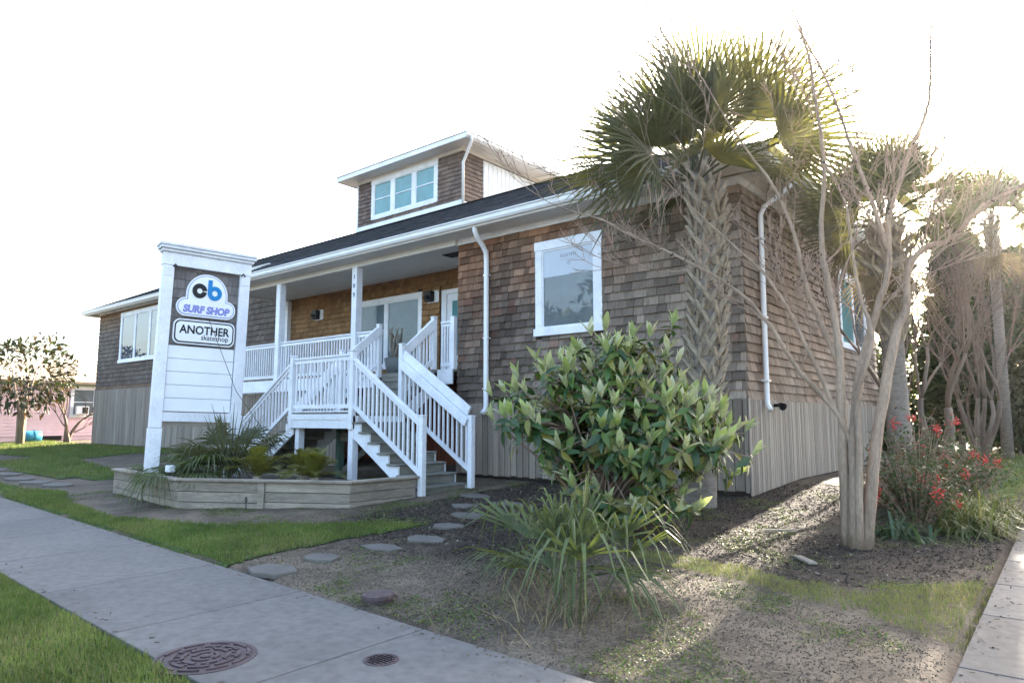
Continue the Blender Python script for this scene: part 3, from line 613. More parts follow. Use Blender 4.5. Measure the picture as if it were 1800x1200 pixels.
flight(1, LX1, 7, .285, .196, 'flight of grey steps going down towards the tall bush')
flight(-1, LX0, 7, .285, .196, 'flight of grey steps going down behind the street sign')
fr = box('bottom_rail', WHITE, st, LX0 + .03, LX1 - .03, LY0 - .03, LY0 + .03, LZ + .035, LZ + .06); railing(fr, (LX0 + .06, LY0), (LX1 - .03, LY0), LZ + .03, LZ + .03, 1.16, 15)
# upper flight
uf = MB(); UX0, UX1, UY0, UY1 = -13.3, -11.36, 9.97, YF - .19; rise = (FZ - LZ - .028) / 5; run = (UY1 - UY0) / 4
us = None
for x in (UX0, UX1 - .04):
    o_ = MB().prism([(x, UY0, LZ), (x, UY1, FZ - .2), (x, UY1, FZ - .5), (x, UY0 + .3, LZ - .1)], (.04, 0, 0)).build('stringer', WHITE, st, label='short upper flight of steps rising to the porch' if us is None else None); us = us or o_
for k in range(5):
    yr = UY0 + run * k; z = LZ + .028 + rise * (k + 1)
    if k < 4: box('tread', GREYW, us, UX0 + .05, UX1 - .05, yr - .03, yr + run, z - .034, z, bevel=.008)
    box('riser', GREYW, us, UX0 + .05, UX1 - .05, yr + .0, yr + .02, z - rise, z - .036)
for x in (UX0, UX1):
    n_ = newel(x, UY1 - .06, FZ + .0 if x == UX1 else FZ - .1, FZ + 1.2); n_['label'] = 'newel post at the top of the upper flight'
    railing(n_, (x, UY0 + .05), (x, UY1 - .12), LZ + .3, FZ + .08, 1.05, 9)
    MB().beam((x + .06, UY0 + .02, LZ + 1.3), (x + .06, UY1 - .1, FZ + 1.06), .045, .2).build('hand_rail', WHITE, n_, bevel=.008)

# wall lamps, pot
for x, z, lab in ((-18.85, 4.62, 'black square lamp on a white block, beside the porch post'), (-13.55, 4.62, 'black square lamp on a white block, beside the door')):
    root = empty('wall_lamp', (x, YB - .03, z), lab, 'lamp', 'lamps on the porch wall')
    MB().box(x - .22, x + .22, YB - .045, YB - .024, z - .17, z + .17).build('mounting_block', WHITE, root, bevel=.006)
    MB().box(x - .2, x + .06, YB - .2, YB - .046, z - .14, z + .15).build('lamp_housing', BLACK, root, bevel=.015); MB().tube([(x - .07, YB - .2, z - .02), (x - .07, YB - .24, z - .06)], [.06, .075], 12).build('lens', METAL, root)
root = empty('planter_pot', (-12.75, 10.9, FZ), 'grey tapered pot holding a dry twisted branch by the porch window', 'pot')
px_, py_ = -14.2, 12.3
root.location = (px_, py_, FZ); ROOT[root.name] = Matrix.Translation((px_, py_, FZ))
MB().tube([(px_, py_, FZ), (px_, py_, FZ + .5), (px_, py_, FZ + .52)], [.2, .3, .28], 20).build('pot', POT, root, smooth=True)
mb = MB()
for k in range(9):
    a = k * .9; P = [(px_ + .05 * math.cos(a), py_ + .05 * math.sin(a), FZ + .5)]
    for j in range(1, 6): P.append((px_ + (.05 + .03 * j) * math.cos(a + j * .3), py_ + (.05 + .03 * j) * math.sin(a + j * .3), FZ + .5 + j * .17))
    mb.tube(P, [.05, .05, .04, .04, .025, .01], 6)
mb.build('driftwood', mat('driftwood', (.25, .22, .18), .9, .3, 8), root, smooth=True)

# ================================================================== planter and street sign
plant_root = empty('raised_planter', (-12.07, 5.62, -.27), 'low weathered timber planter box under the street sign', 'planter')
PP = [(-15.58, 7.6), (-15.58, 5.93), (-12.07, 5.62), (-9.31, 7.16), (-9.25, 8.55)]
PT = .2
for i in range(4):
    a, b = Vector((*PP[i], 0)), Vector((*PP[i + 1], 0)); d = (b - a).normalized(); n = Vector((d.y, -d.x, 0)); L = (b - a).length
    if i == 0: n = Vector((-1, 0, 0))
    ns = 2 if L > 3 else 1
    for j in range(3):
        for k in range(ns):
            p, q = a + d * (L * k / ns + .006), a + d * (L * (k + 1) / ns - .006); zb = min(G(p.x, p.y), G(q.x, q.y)) - .06
            h0 = zb + (PT - zb) * j / 3 + .005; h1 = zb + (PT - zb) * (j + 1) / 3 - .004; o_ = random.uniform(-.004, .004)
            mb = MB().hexa([(v.x, v.y, zz) for zz in (h0, h1) for v in (p + n * (.0 + o_), q + n * (.0 + o_), q - n * .045, p - n * .045)]); mb.build('timber', PLANTW, plant_root, bevel=.005)
    for k in range(0, ns + 1):
        if (i == 0 and k == 0): continue
        p = a + d * min(max(L * k / ns, .06), L - .06); pass
        if 0 < k < ns:
            P = [p - d * .06 + n * .006, p + d * .06 + n * .006, p + d * .06 + n * .035, p - d * .06 + n * .035]; zb = G(p.x, p.y) - .03
            MB().hexa([(v.x, v.y, zb) for v in P] + [(v.x, v.y, PT - .005) for v in P]).build('post', PLANTW, plant_root, bevel=.005)
    ext = .05
    p, q = a - d * ext * (0 if i == 0 else .3), b + d * ext
    MB().hexa([(v.x, v.y, zz + i * .0012) for zz in (PT + .002, PT + .042) for v in (p + n * .055, q + n * .055, q - n * .13, p - n * .13)]).build('cap_board', PLANTW, plant_root, bevel=.006)
soil = MB(); soil.add([(x, y, .08) for x, y in ((-15.5, 8.3), (-15.5, 6.0), (-12.05, 5.72), (-9.4, 7.2), (-9.35, 8.5), (-9.4, 8.6))] , [(0, 1, 2, 3, 4, 5)]); soil.C = [(.08, .062, .05)]; soil.build('soil', DIRT, plant_root, cols=True)
box('timber', PLANTW, plant_root, -15.55, -9.4, 8.3, 8.34, -.15, .1)

SA = R(77.6); sroot = empty('street_sign', (-13.85, 5.83, .05), 'tall white framed street sign with shop plaques over blank boards', 'sign')
SM = Matrix.Translation((-13.85, 5.83, 0)) @ Matrix.Rotation(SA, 4, 'Z') @ Matrix.Rotation(R(1.3), 4, 'Y') @ Matrix.Diagonal((.93, 1, 1, 1))
def sb(name, m, par, x0, x1, y0, y1, z0, z1, bevel=.006, **k):
    mb = MB().box(x0, x1, y0, y1, z0, z1); mb.V = [tuple(SM @ Vector(v)) for v in mb.V]; return mb.build(name, m, par, bevel=bevel, **k)
for x in (0, 1.6):
    pz = sb('post', WHITE, sroot, x, x + .22, -.02, .2, 1.1, 4.32)
    sb('post_base', WHITE, pz, x - .012, x + .232, -.032, .212, .0, 1.088); sb('post_cap', WHITE, pz, x + .02, x + .2, -.03, -.022, 4.1, 4.28)
sb('header', WHITE, sroot, -.01, 1.83, -.03, .21, 4.322, 4.58); sb('moulding', WHITE, sroot, -.05, 1.87, -.07, .25, 4.582, 4.64, .012); sb('moulding', WHITE, sroot, -.09, 1.91, -.11, .29, 4.642, 4.70, .014); sb('crown_cap', WHITE, sroot, -.11, 1.93, -.13, .31, 4.702, 4.76, .01)
back = sb('backing_panel', CORE, sroot, .221, 1.599, .08, .12, 1.42, 4.321)
z = 2.74; k = 0
while z < 4.3:
    x = .225
    while x < 1.59:
        wd = random.uniform(.14, .3); b = min(1.595, x + wd); f = random.uniform(.7, 1.25); c = tuple(v * f for v in (.17, .155, .15))
        mb = MB(); P = [(x + .003, .05, z), (b - .003, .05, z), (b - .003, .079, z), (x + .003, .079, z), (x + .003, .066, min(z + .2, 4.32)), (b - .003, .066, min(z + .2, 4.32)), (b - .003, .079, min(z + .2, 4.32)), (x + .003, .079, min(z + .2, 4.32))]
        mb.hexa([tuple(SM @ Vector(p)) for p in P], c); mb.build('shingle', SHING, back, cols=True); x += wd
    z += .19
for i in range(5): sb('siding_board', SIGNW, sroot, .235, 1.585, .035 + .0, .078, 1.425 + i * .262, 1.425 + (i + 1) * .262 - .008, .004)
sb('bottom_rail', WHITE, sroot, .222, 1.598, -.005, .14, 1.22, 1.40); sb('bottom_rail', PLANTW, sroot, .18, 1.66, .02, .12, 1.14, 1.218)
def outline(pts, y0, y1, m, name, par, **k):
    mb = MB().prism([(x, y0, z_) for x, z_ in pts], (0, y1 - y0, 0)); mb.V = [tuple(SM @ Vector(v)) for v in mb.V]; return mb.build(name, m, par, **k)
def arc(cx, cz, r, a0, a1, n=14): return [(cx + r * math.cos(R(a0 + (a1 - a0) * i / n)), cz + r * math.sin(R(a0 + (a1 - a0) * i / n))) for i in range(n + 1)]
def cloud(d):  # plaque outline inset by d
    r = .19 - d
    return arc(.50, 3.525, r, 90, 270, 12) + arc(1.35, 3.525, r, -90, 90, 12) + [(.925 + math.sqrt(max(0, (.43 - d) ** 2 - 0)), 3.525 + r)] + arc(.925, 3.80, .43 - d, 0, 180, 24) + [(.925 - (.43 - d), 3.525 + r)]
def rrect(x0, x1, z0, z1, r): return arc(x0 + r, z0 + r, r, 180, 270, 8) + arc(x1 - r, z0 + r, r, 270, 360, 8) + arc(x1 - r, z1 - r, r, 0, 90, 8) + arc(x0 + r, z1 - r, r, 90, 180, 8)
pq = outline(cloud(0), -.005, .045, SIGNW, 'plaque', sroot, label='white cloud-shaped plaque with black and blue letter emblem')
outline(cloud(.028), -.010, -.006, NAVYL, 'outline', pq); outline(cloud(.042), -.015, -.011, SIGNW, 'face', pq)
def ringp(cx, cz, r0, r1, a0, a1, m, name, n=30):
    pts = arc(cx, cz, r1, a0, a1, n) + arc(cx, cz, r0, a1, a0, n); mb = MB(); k = n + 1
    P = [(x, -.024, z_) for x, z_ in pts] + [(x, -.016, z_) for x, z_ in pts]; m2 = 2 * k
    Fq = [(i, i + 1, m2 - 2 - i, m2 - 1 - i) for i in range(n)] + [(i, (i + 1) % m2, m2 + (i + 1) % m2, m2 + i) for i in range(m2)]
    mb.add([tuple(SM @ Vector(p)) for p in P], Fq); mb.build(name, m, pq)
ringp(.76, 3.87, .055, .152, 4, 352, BLACK, 'letter'); ringp(1.075, 3.85, .058, .15, 0, 359.9, BLUE, 'letter')
sb('letter', BLUE, pq, .925, 1.015, -.0245, -.0165, 3.84, 4.12, .003)
SMT = lambda x, z_, y=-.018: SM @ Matrix.Translation((x, y, z_)) @ Matrix.Rotation(R(90), 4, 'X')
text('lettering', 'SURF SHOP', .2, LAV, SMT(.925, 3.42), pq, .003, sx=.94, offset=.011, shear=.12)
pq2 = outline(rrect(.29, 1.56, 2.77, 3.27, .13), -.005, .045, SIGNW, 'plaque', sroot, label='white rounded plaque with black lettering')
outline(rrect(.315, 1.535, 2.795, 3.245, .115), -.010, -.006, BLACK, 'outline', pq2); outline(rrect(.342, 1.508, 2.822, 3.218, .095), -.015, -.011, SIGNW, 'face', pq2)
text('lettering', 'ANOTHER', .235, BLACK, SMT(.925, 2.985), pq2, .003, sx=.92, offset=.005)
text('lettering', 'skateshop', .15, BLACK, SMT(1.43, 2.875), pq2, .003, align='RIGHT', sx=.95)
for x in (.2, 1.62):
    MB().tube([tuple(SM @ Vector(p)) for p in ((x, -.02, 4.3), (x + .02, -.1, 4.33), (x + .05, -.12, 4.27))], .016, 8).build('spot_lamp', METAL, sroot)
tag(MB().tube([(-13.2, 6.6, 3.2), (-12.6, 6.9, 1.8), (-11.6, 7.6, .2)], .006, 5).build('guy_wire', METAL), 'thin slack wire running from the sign down into the planter', 'wire')
r_ = empty('garden_light', (-12.9, 5.85, .2), 'small white garden light on the planter edge', 'lamp')
MB().tube([(-12.9, 5.86, .05), (-12.9, 5.86, .3)], .012, 6).build('stake', METAL, r_); MB().box(-12.98, -12.82, 5.8, 5.92, .3, .42).build('lamp_head', SIGNW, r_, bevel=.01)
x, y = -10.75, 6.15
tag(MB().tube([(x, y, G(x, y) - .05), (x, y, G(x, y) + .12), (x + .03, y, G(x, y) + .17), (x, y, G(x, y) + .22), (x - .03, y, G(x, y) + .17), (x, y, G(x, y) + .12)], .009, 6).build('ground_stake', METAL), 'dark metal loop stake in the bed before the planter', 'stake')

# ================================================================== pink house across the side yard
pk = empty('pink_house', (-44, 12, .05), 'low pink clapboard house with tan roof beyond the wing', 'house')
box('wall', PINK, pk, -52, -44.05, -6, 24, 0, 3.35)
for i in range(17): MB().hexa([(-44.047, -6, .35 + i * .178), (-44.0 + .012, -6, .35 + i * .178), (-44.012, 24, .35 + i * .178), (-44.047, 24, .35 + i * .178), (-44.047, -6, .35 + i * .178 + .176), (-44.03, -6, .35 + i * .178 + .176), (-44.03, 24, .35 + i * .178 + .176), (-44.047, 24, .35 + i * .178 + .176)]).build('siding_board', PINK, pk)
MB().prism([(-43.6, -6.5, 3.38), (-48, -6.5, 4.75), (-52.5, -6.5, 3.38), (-52.5, -6.5, 3.25), (-48, -6.5, 4.6), (-43.6, -6.5, 3.25)], (0, 31, 0)).build('roof', TANR, pk)
box('fascia', mat('pale_green_trim', (.35, .42, .33), .7, .1, 3), pk, -43.98, -43.9, -6.2, 24.2, 3.12, 3.3)
window(pk, (-43.99, 14.2, 0), ey, (1, 0, 0), 1.35, 1.4, 3.1, [GLASS], GLASS, .14, meet=True, label='white sash window with an air conditioner')
ac = MB().box(-43.98, -43.7, 14.45, 15.1, 1.55, 2.0).build('air_conditioner', SIGNW, pk, bevel=.02); box('grille', METAL, ac, -43.7 + .001, -43.69, 14.75, 15.05, 1.6, 1.95)
box('vent_opening', DARK, pk, -43.985, -43.98, 12.9, 13.9, .06, .36)
br = empty('plastic_barrel', (-42.8, 12.3, .35), 'blue plastic barrel lying by the pink house', 'barrel')
MB().tube([(-42.8, 11.5, .36), (-42.8, 11.55, .36), (-42.8, 12.0, .36), (-42.8, 12.5, .36), (-42.8, 12.55, .36)], [.25, .3, .31, .3, .25], 18).build('drum', BLUEP, br, smooth=True)
MB().tube([(-42.8, 12.2, .36), (-42.8, 12.26, .36)], .325, 18).build('hoop', BLUEP, br)

# ================================================================== vegetation helpers
def leaf_t(seg=4, wid=.16, fold=.25, bend=.25):
    V = []; F = []
    for i in range(seg + 1):
        t = i / seg; h = wid * (math.sin(math.pi * min(1, t * 1.02) ** .8) ** .8 if 0 < t < 1 else .05); z = -bend * t * t
        V += [(-h, t, z + h * fold), (0, t, z), (h, t, z + h * fold)]
    for i in range(seg): a = i * 3; F += [(a, a + 1, a + 4, a + 3), (a + 1, a + 2, a + 5, a + 4)]
    return V, F
def frame(pos, d, up, s, roll=0.):
    d = Vector(d).normalized(); x = d.cross(Vector(up)); x = x.normalized() if x.length > 1e-4 else Vector((1, 0, 0)); z = x.cross(d)
    if roll: q = Matrix.Rotation(roll, 3, d); x = q @ x; z = q @ z
    return [[x.x * s, d.x * s, z.x * s, pos[0]], [x.y * s, d.y * s, z.y * s, pos[1]], [x.z * s, d.z * s, z.z * s, pos[2]], [0, 0, 0, 1]]
def frond(P0, az, el, Lp, Ls, nseg, half, wid, droop, sag=.25, fuse=.38, rnd=random, pw=.018, roll=0., cupv=.18):
    """one fan leaf in world space: petiole, then folded segments that droop under their weight"""
    P0 = Vector(P0); d = Vector((math.cos(az) * math.cos(el), math.sin(az) * math.cos(el), math.sin(el))); up = Vector((0, 0, 1)); V = []; F = []
    pts = [P0 + d * (Lp * t) + Vector((0, 0, -sag * Lp * t * t)) for t in (0, .25, .5, .75, 1)]
    sd = d.cross(up); sd = sd.normalized() if sd.length > .05 else Vector((-math.sin(az), math.cos(az), 0))
    for p in pts: V += [tuple(p - sd * pw), tuple(p + sd * pw), tuple(p - Vector((0, 0, pw * 1.4)))]
    for i in range(4):
        a = i * 3
        for k in range(3): F.append((a + k, a + (k + 1) % 3, a + 3 + (k + 1) % 3, a + 3 + k))
    hub = pts[-1]; ax = (pts[-1] - pts[-2]).normalized(); sd = ax.cross(up); sd = sd.normalized() if sd.length > .05 else Vector((-math.sin(az), math.cos(az), 0)); nrm = sd.cross(ax).normalized(); q_ = Matrix.Rotation(roll, 3, ax); sd = q_ @ sd; nrm = q_ @ nrm; da = 2 * half / nseg
    ts = (.02, .2, fuse, .58, .78, 1.0)
    for j in range(nseg):
        a = -half + da * (j + .5); L = Ls * (.62 + .38 * math.cos(a * .55)) * rnd.uniform(.88, 1.08); dr = droop * rnd.uniform(.7, 1.35)
        u = ax * math.cos(a) + sd * math.sin(a); v = -ax * math.sin(a) + sd * math.cos(a); cup = nrm * cupv * (1 - math.cos(a)); b = len(V)
        for t in ts:
            p = hub + (u + cup) * (L * t) + Vector((0, 0, -dr * L * (max(0, t - .25) ** 2)))
            h = L * t * math.tan(da / 2) * 1.02 if t <= fuse else wid * (1 - (t - fuse) / (1 - fuse)) * .5 + .002
            h = min(h, wid * .5 + .004) if t <= fuse else h
            V += [tuple(p - v * h), tuple(p - nrm * h * .6), tuple(p + v * h)]
        for i in range(len(ts) - 1): q = b + i * 3; F += [(q, q + 1, q + 4, q + 3), (q + 1, q + 2, q + 5, q + 4)]
    return V, F
def add_mesh(name, V, F, m, parent, **k):
    o = bpy.data.objects.new(name, mesh_of(V, [list(f) for f in F], m, name)); link(o, parent); return tag(o, **k)

def palm(name, base, pts, rad, crown, nf, Lp, Ls, label, seed, boots=True, z0b=0., nseg=24, wid=.062, dry=2, lowest=92):
    rnd = random.Random(seed); root = empty(name, base, label, 'palm tree', 'palm trees')
    mb = MB(); tr = mb.tube(pts, rad, 16).build('trunk', PTRUNK, root, smooth=True)
    if boots:
        # split leaf bases criss-crossing round the trunk
        bm_ = MB()
        for s_ in (-1, 1): bm_.hexa([(s_ * .03 - .045, .04 + .004 * s_, 0), (s_ * .03 + .045, .04 + .004 * s_, 0), (s_ * .03 + .045, .0, 0), (s_ * .03 - .045, .0, 0), (s_ * .25 - .035, .085, .32), (s_ * .25 + .03, .075, .335), (s_ * .25 + .03, .045, .335), (s_ * .25 - .035, .055, .32)])
        me = mesh_of(bm_.V, bm_.F, BOOT, 'leaf_base'); i = 0; z = z0b; top = pts[-1][2]
        P = [Vector(p) for p in pts]
        def at(zz):
            for (a, b), (r0, r1) in zip(zip(P[:-1], P[1:]), zip(rad[:-1], rad[1:])):
                if a.z <= zz <= b.z: t = (zz - a.z) / (b.z - a.z); return a.lerp(b, t), r0 + (r1 - r0) * t
            return P[-1], rad[-1]
        while z < top - .1:
            for k in range(6):
                a = 6.283 * (k / 6 + .5 / 6 * (i % 2)) + rnd.uniform(-.06, .06); c, r0 = at(z)
                o = bpy.data.objects.new('leaf_base', me); link(o, root)
                sc = rnd.uniform(.85, 1.15) * r0 / .22
                o.matrix_basis = Matrix.Translation(c + Vector((math.cos(a) * (r0 - .035), math.sin(a) * (r0 - .035), rnd.uniform(-.03, .03)))) @ Matrix.Rotation(a - math.pi / 2, 4, 'Z') @ Matrix.Rotation(R(rnd.uniform(-2, 10)), 4, 'X') @ Matrix.Diagonal((sc, 1, rnd.uniform(.85, 1.1), 1))
            z += .17; i += 1
    cr = Vector(crown); g = 2.39996
    for i in range(nf):
        t = (i + .5) / nf; az = i * g + rnd.uniform(-.2, .2); el = R(84 - lowest * t + rnd.uniform(-9, 9))
        l = 1 - .25 * (1 - t) * (1 if t < .15 else 0)
        V, F = frond(cr + Vector((math.cos(az) * .08, math.sin(az) * .08, -.25 * t)), az, el, Lp * rnd.uniform(.5, 1.1) * (.7 + .35 * t), Ls * rnd.uniform(.9, 1.08), nseg, R(rnd.uniform(58, 88)), wid, .06 + .3 * t * t, sag=.02 + .1 * t, rnd=rnd, roll=rnd.gauss(0, .8), cupv=.3, fuse=.3)
        add_mesh('frond', V, F, FROND, root)
    for i in range(dry):
        az = rnd.uniform(0, 6.28); V, F = frond(cr + Vector((0, 0, -.35)), az, R(-55), Lp * .8, Ls * .8, 24, R(100), wid * .7, .5, sag=.4, rnd=rnd); add_mesh('dry_frond', V, F, FRONDY, root)
    return root
palm('cabbage_palm', (-4.52, 9.95, -.06), [(-4.52, 9.95, -.15), (-4.5, 9.95, .0), (-4.45, 9.94, .6), (-4.36, 9.92, 1.5), (-4.22, 9.9, 3.2), (-4.2, 9.88, 4.3), (-4.28, 9.84, 5.05)], [.27, .245, .22, .21, .2, .21, .17], (-4.34, 9.8, 5.14), 40, 1.3, 1.48, 'tall fan palm with criss-cross trunk before the house corner', 3, z0b=1.0, lowest=74, dry=0)
palm('cabbage_palm', (-2.4, 13.4, -.14), [(-2.4, 13.4, -.2), (-2.4, 13.4, 1.1), (-2.42, 13.4, 2.7), (-2.42, 13.4, 2.8), (-2.43, 13.4, 3.9), (-2.43, 13.4, 4.7)], [.21, .19, .18, .22, .29, .17], (-2.43, 13.4, 4.9), 36, .85, 1.1, 'second fan palm, behind the bare tree by the side window', 4, z0b=2.6, nseg=22)
palm('cabbage_palm', (-1.75, 26, .0), [(-1.75, 26, -.1), (-1.72, 26, 3.6), (-1.7, 26, 7.4)], [.17, .14, .15], (-1.69, 26, 7.6), 32, 1.05, 1.4, 'far fan palm near the side walk, crown against the sun', 5, z0b=5.6, nseg=22)

# ---- bare trees
class Tree:
    def __init__(s, seed): s.r = random.Random(seed); s.big = MB(); s.small = MB(); s.tips = []
    def grow(s, p, d, r0, L, depth, maxd, spread=.5, up=.12, seg=4):
        rnd = s.r; pts = [p]; rad = [r0]; d = d.normalized(); q = p
        for i in range(seg):
            d = (d + Vector((rnd.gauss(0, .12), rnd.gauss(0, .12), rnd.gauss(0, .08) + up * .4))).normalized(); q = q + d * (L / seg); pts.append(q); rad.append(max(.0042, r0 * (1 - .35 * (i + 1) / seg)))
        (s.big if r0 > .022 else s.small).tube(pts, rad, 8 if r0 > .05 else (5 if r0 > .02 else 3), cap=r0 > .02)
        if depth >= maxd: s.tips.append(q); return
        n = 2 if rnd.random() < .65 else 3
        for k in range(n):
            ax = Vector((rnd.gauss(0, 1), rnd.gauss(0, 1), rnd.gauss(0, .6))).normalized(); nd = (d + ax * spread * rnd.uniform(.6, 1.3) + Vector((0, 0, up))).normalized()
            s.grow(q, nd, max(.0042, rad[-1] * rnd.uniform(.62, .9)), L * rnd.uniform(.62, .92), depth + 1, maxd, spread, up, seg)
        if rnd.random() < .6:
            i = rnd.randint(1, seg - 1); ax = Vector((rnd.gauss(0, 1), rnd.gauss(0, 1), .2)).normalized(); s.grow(pts[i], (d + ax * .9).normalized(), max(.0042, rad[i] * .5), L * .6, depth + 2, maxd, spread, up, 3)
    def limb(s, pts, r0, r1, n=10, side=None, maxd=3, every=1, blen=.7, start=2):
        pts = [Vector(p) for p in pts]; P = []
        for i in range(len(pts) - 1):   # smooth a little
            a, b, c, d_ = pts[max(i - 1, 0)], pts[i], pts[i + 1], pts[min(i + 2, len(pts) - 1)]
            for t in (0, .33, .66): P.append(.5 * ((2 * b) + (c - a) * t + (2 * a - 5 * b + 4 * c - d_) * t * t + (3 * b - a - 3 * c + d_) * t ** 3))
        P.append(pts[-1]); N = len(P); rad = [r0 * .88 + (r1 - r0 * .88) * (i / (N - 1)) ** .62 for i in range(N)]; rad = [q * (1 + .13 * mnoise.noise((i * .9, r0 * 90, 3))) for i, q in enumerate(rad)]; P = [q + Vector((s.r.gauss(0, .006), s.r.gauss(0, .006), 0)) for q in P]; s.big.tube(P, rad, 12)
        for i in range(start * 3, N - 1, every):
            if s.r.random() < .7:
                d = (P[i + 1] - P[i - 1]).normalized(); ax = Vector((s.r.gauss(0, 1), s.r.gauss(0, 1), s.r.gauss(.3, .5))).normalized()
                s.grow(P[i], (d * .7 + ax * .8).normalized(), max(.008, rad[i] * s.r.uniform(.28, .5)), blen * s.r.uniform(.6, 1.2), 0, maxd, .5, .1)
        s.grow(P[-1], P[-1] - P[-2], r1, blen, 0, maxd, .45, .1)
    def finish(s, name, base, label, group, seeds=True, mb_=None, ms_=None):
        root = empty(name, base, label, 'tree', group)
        if s.big.V: s.big.build('trunk', mb_ or CREPE, root, smooth=True)
        sm = s.small.build('crown', ms_ or TWIG, root, kind='stuff') if s.small.V else None
        if seeds and s.tips:
            tv = [(-1, 0, -1), (1, 0, -1), (1, 0, 1), (-1, 0, 1), (0, -1, -1), (0, 1, -1), (0, 1, 1), (0, -1, 1)]; tf = [(0, 1, 2, 3), (4, 5, 6, 7)]
            Ms = []; 
            for t in s.tips:
                for k in range(s.r.choice((0, 0, 0, 0, 2, 3))):
                    sc = s.r.uniform(.005, .011); Ms.append([[sc, 0, 0, t.x + s.r.gauss(0, .03)], [0, sc, 0, t.y + s.r.gauss(0, .03)], [0, 0, sc, t.z + s.r.gauss(0, .03)], [0, 0, 0, 1]])
            if Ms: bulk('seed_pods', MULCHM, tv, tf, Ms, [(.06, .04, .03)] * len(Ms), root, kind='stuff')
        return root
T = Tree(21)
T.limb([(-2.2, 8.9, -.25), (-2.2, 8.88, .49), (-2.18, 8.86, 1.5), (-2.17, 8.83, 2.07), (-2.25, 8.81, 2.94), (-2.3, 8.79, 3.39), (-2.21, 8.77, 4.27), (-2.23, 8.74, 4.79), (-2.29, 8.72, 5.65), (-2.43, 8.7, 6.37)], 0.0840, .012, maxd=4, every=2, start=3)
T.limb([(-2.11, 8.83, -.25), (-2.08, 8.85, .7), (-2.03, 8.9, 1.5), (-1.9, 8.97, 2.12), (-1.72, 9.01, 2.68), (-1.61, 9.04, 3.07), (-1.59, 9.08, 3.63), (-1.33, 9.12, 4.41), (-1.11, 9.16, 5.0), (-1.05, 9.2, 5.78)], 0.0880, .013, maxd=4, every=2, start=3)
T.limb([(-2.01, 8.9, -.25), (-1.9, 8.98, .7), (-1.76, 9.06, 1.5), (-1.6, 9.13, 2.26), (-1.5, 9.21, 2.54), (-1.45, 9.29, 3.07), (-1.25, 9.37, 3.31), (-1.02, 9.44, 3.37), (-.7, 9.52, 3.73), (-.35, 9.6, 3.9)], 0.0920, .02, maxd=4, every=2, start=3)
T.limb([(-2.14, 8.97, -.25), (-2.13, 8.95, .4), (-2.1, 8.9, .83), (-2.2, 8.81, 1.3), (-2.59, 8.72, 1.82), (-2.79, 8.63, 2.21), (-3.1, 8.54, 2.72), (-3.54, 8.45, 3.11), (-4.19, 8.36, 3.54), (-4.65, 8.27, 3.8), (-5.05, 8.18, 4.08), (-5.5, 8.09, 4.27)], 0.0520, .010, maxd=4, every=2, start=4, blen=.6)
T.limb([(-2.18, 8.86, 1.9), (-2.37, 8.82, 2.48), (-2.49, 8.73, 2.9), (-2.57, 8.65, 3.55), (-2.76, 8.57, 4.15), (-3.07, 8.48, 4.73), (-3.33, 8.4, 5.23)], 0.0440, .012, maxd=4, every=2, start=1)
T.limb([(-1.6, 9.05, 3.2), (-1.76, 8.98, 3.9), (-1.91, 8.96, 4.51), (-2.07, 8.94, 5.21), (-2.33, 8.92, 5.97), (-2.52, 8.9, 6.43)], 0.0400, .01, maxd=4, every=2, start=1)
T.limb([(-2.06, 8.8, -.25), (-2.0, 8.78, .7), (-1.98, 8.8, 1.6), (-1.8, 8.85, 2.2), (-1.95, 8.9, 2.9), (-2.0, 8.9, 3.8)], 0.0640, .015, maxd=4, every=2, start=3)
T.limb([(-2.17, 8.85, 1.2), (-2.35, 8.75, 1.7), (-2.6, 8.7, 2.4), (-2.95, 8.6, 3.1), (-3.4, 8.5, 3.6), (-3.9, 8.4, 4.2)], 0.0360, .01, maxd=4, every=2, start=1)
T.finish('crape_myrtle', (-2.1, 8.9, -.2), 'multi-stemmed bare tree with pale trunks on the mulch, nearest the walk', 'bare trees along the side walk')
DKB = mat('dark_bark', (.22, .165, .125), .8, 0, 4, col2=(.12, .09, .07), stretch=(1, 1, .25), bump=.3); DKT = mat('brown_twig', (.15, .105, .08), .8, .25, 6)  # darker bark and twig colours for the other bare trees
def bare(base, seed, stems, r0, L, label, group, lean=(0, 0), maxd=5, spread=.42, up=.16, mb_=None, ms_=None, seeds=True):
    mb_ = mb_ or DKB; ms_ = ms_ or DKT; T = Tree(seed)
    for k in range(stems):
        a = 6.283 * k / stems + T.r.uniform(0, .8); d = Vector((math.cos(a) * .16 + lean[0], math.sin(a) * .16 + lean[1], 1)); T.grow(Vector(base) + Vector((math.cos(a) * r0, math.sin(a) * r0, -.1)), d, r0, L, 0, maxd, spread, up, 5)
    return T.finish('bare_tree', base, label, group, seeds, mb_, ms_)
bare((-2.35, 15.9, -.08), 31, 2, .12, 1.7, 'bare pale-barked tree behind the red-berried shrubs', 'bare trees along the side walk', (.08, -.02))
bare((-3.1, 19.5, 0), 32, 2, .1, 1.9, 'slim bare tree close to the side wall', 'bare trees along the side walk', (.03, 0))
bare((-2.2, 23.4, 0), 33, 5, .085, 2.0, 'bare tree with a fan of many stems against the dark hedge', 'bare trees along the side walk', (.05, 0))
bare((-40.3, 13.0, .06), 34, 3, .09, 1.5, 'small leafless tree beside the pink house window', 'bare trees by the pink house')
bare((-29.5, 5.6, -.25), 35, 3, .09, 1.6, 'leafless tree whose branches reach in over the lawn', 'bare trees by the pink house', (.12, .2))

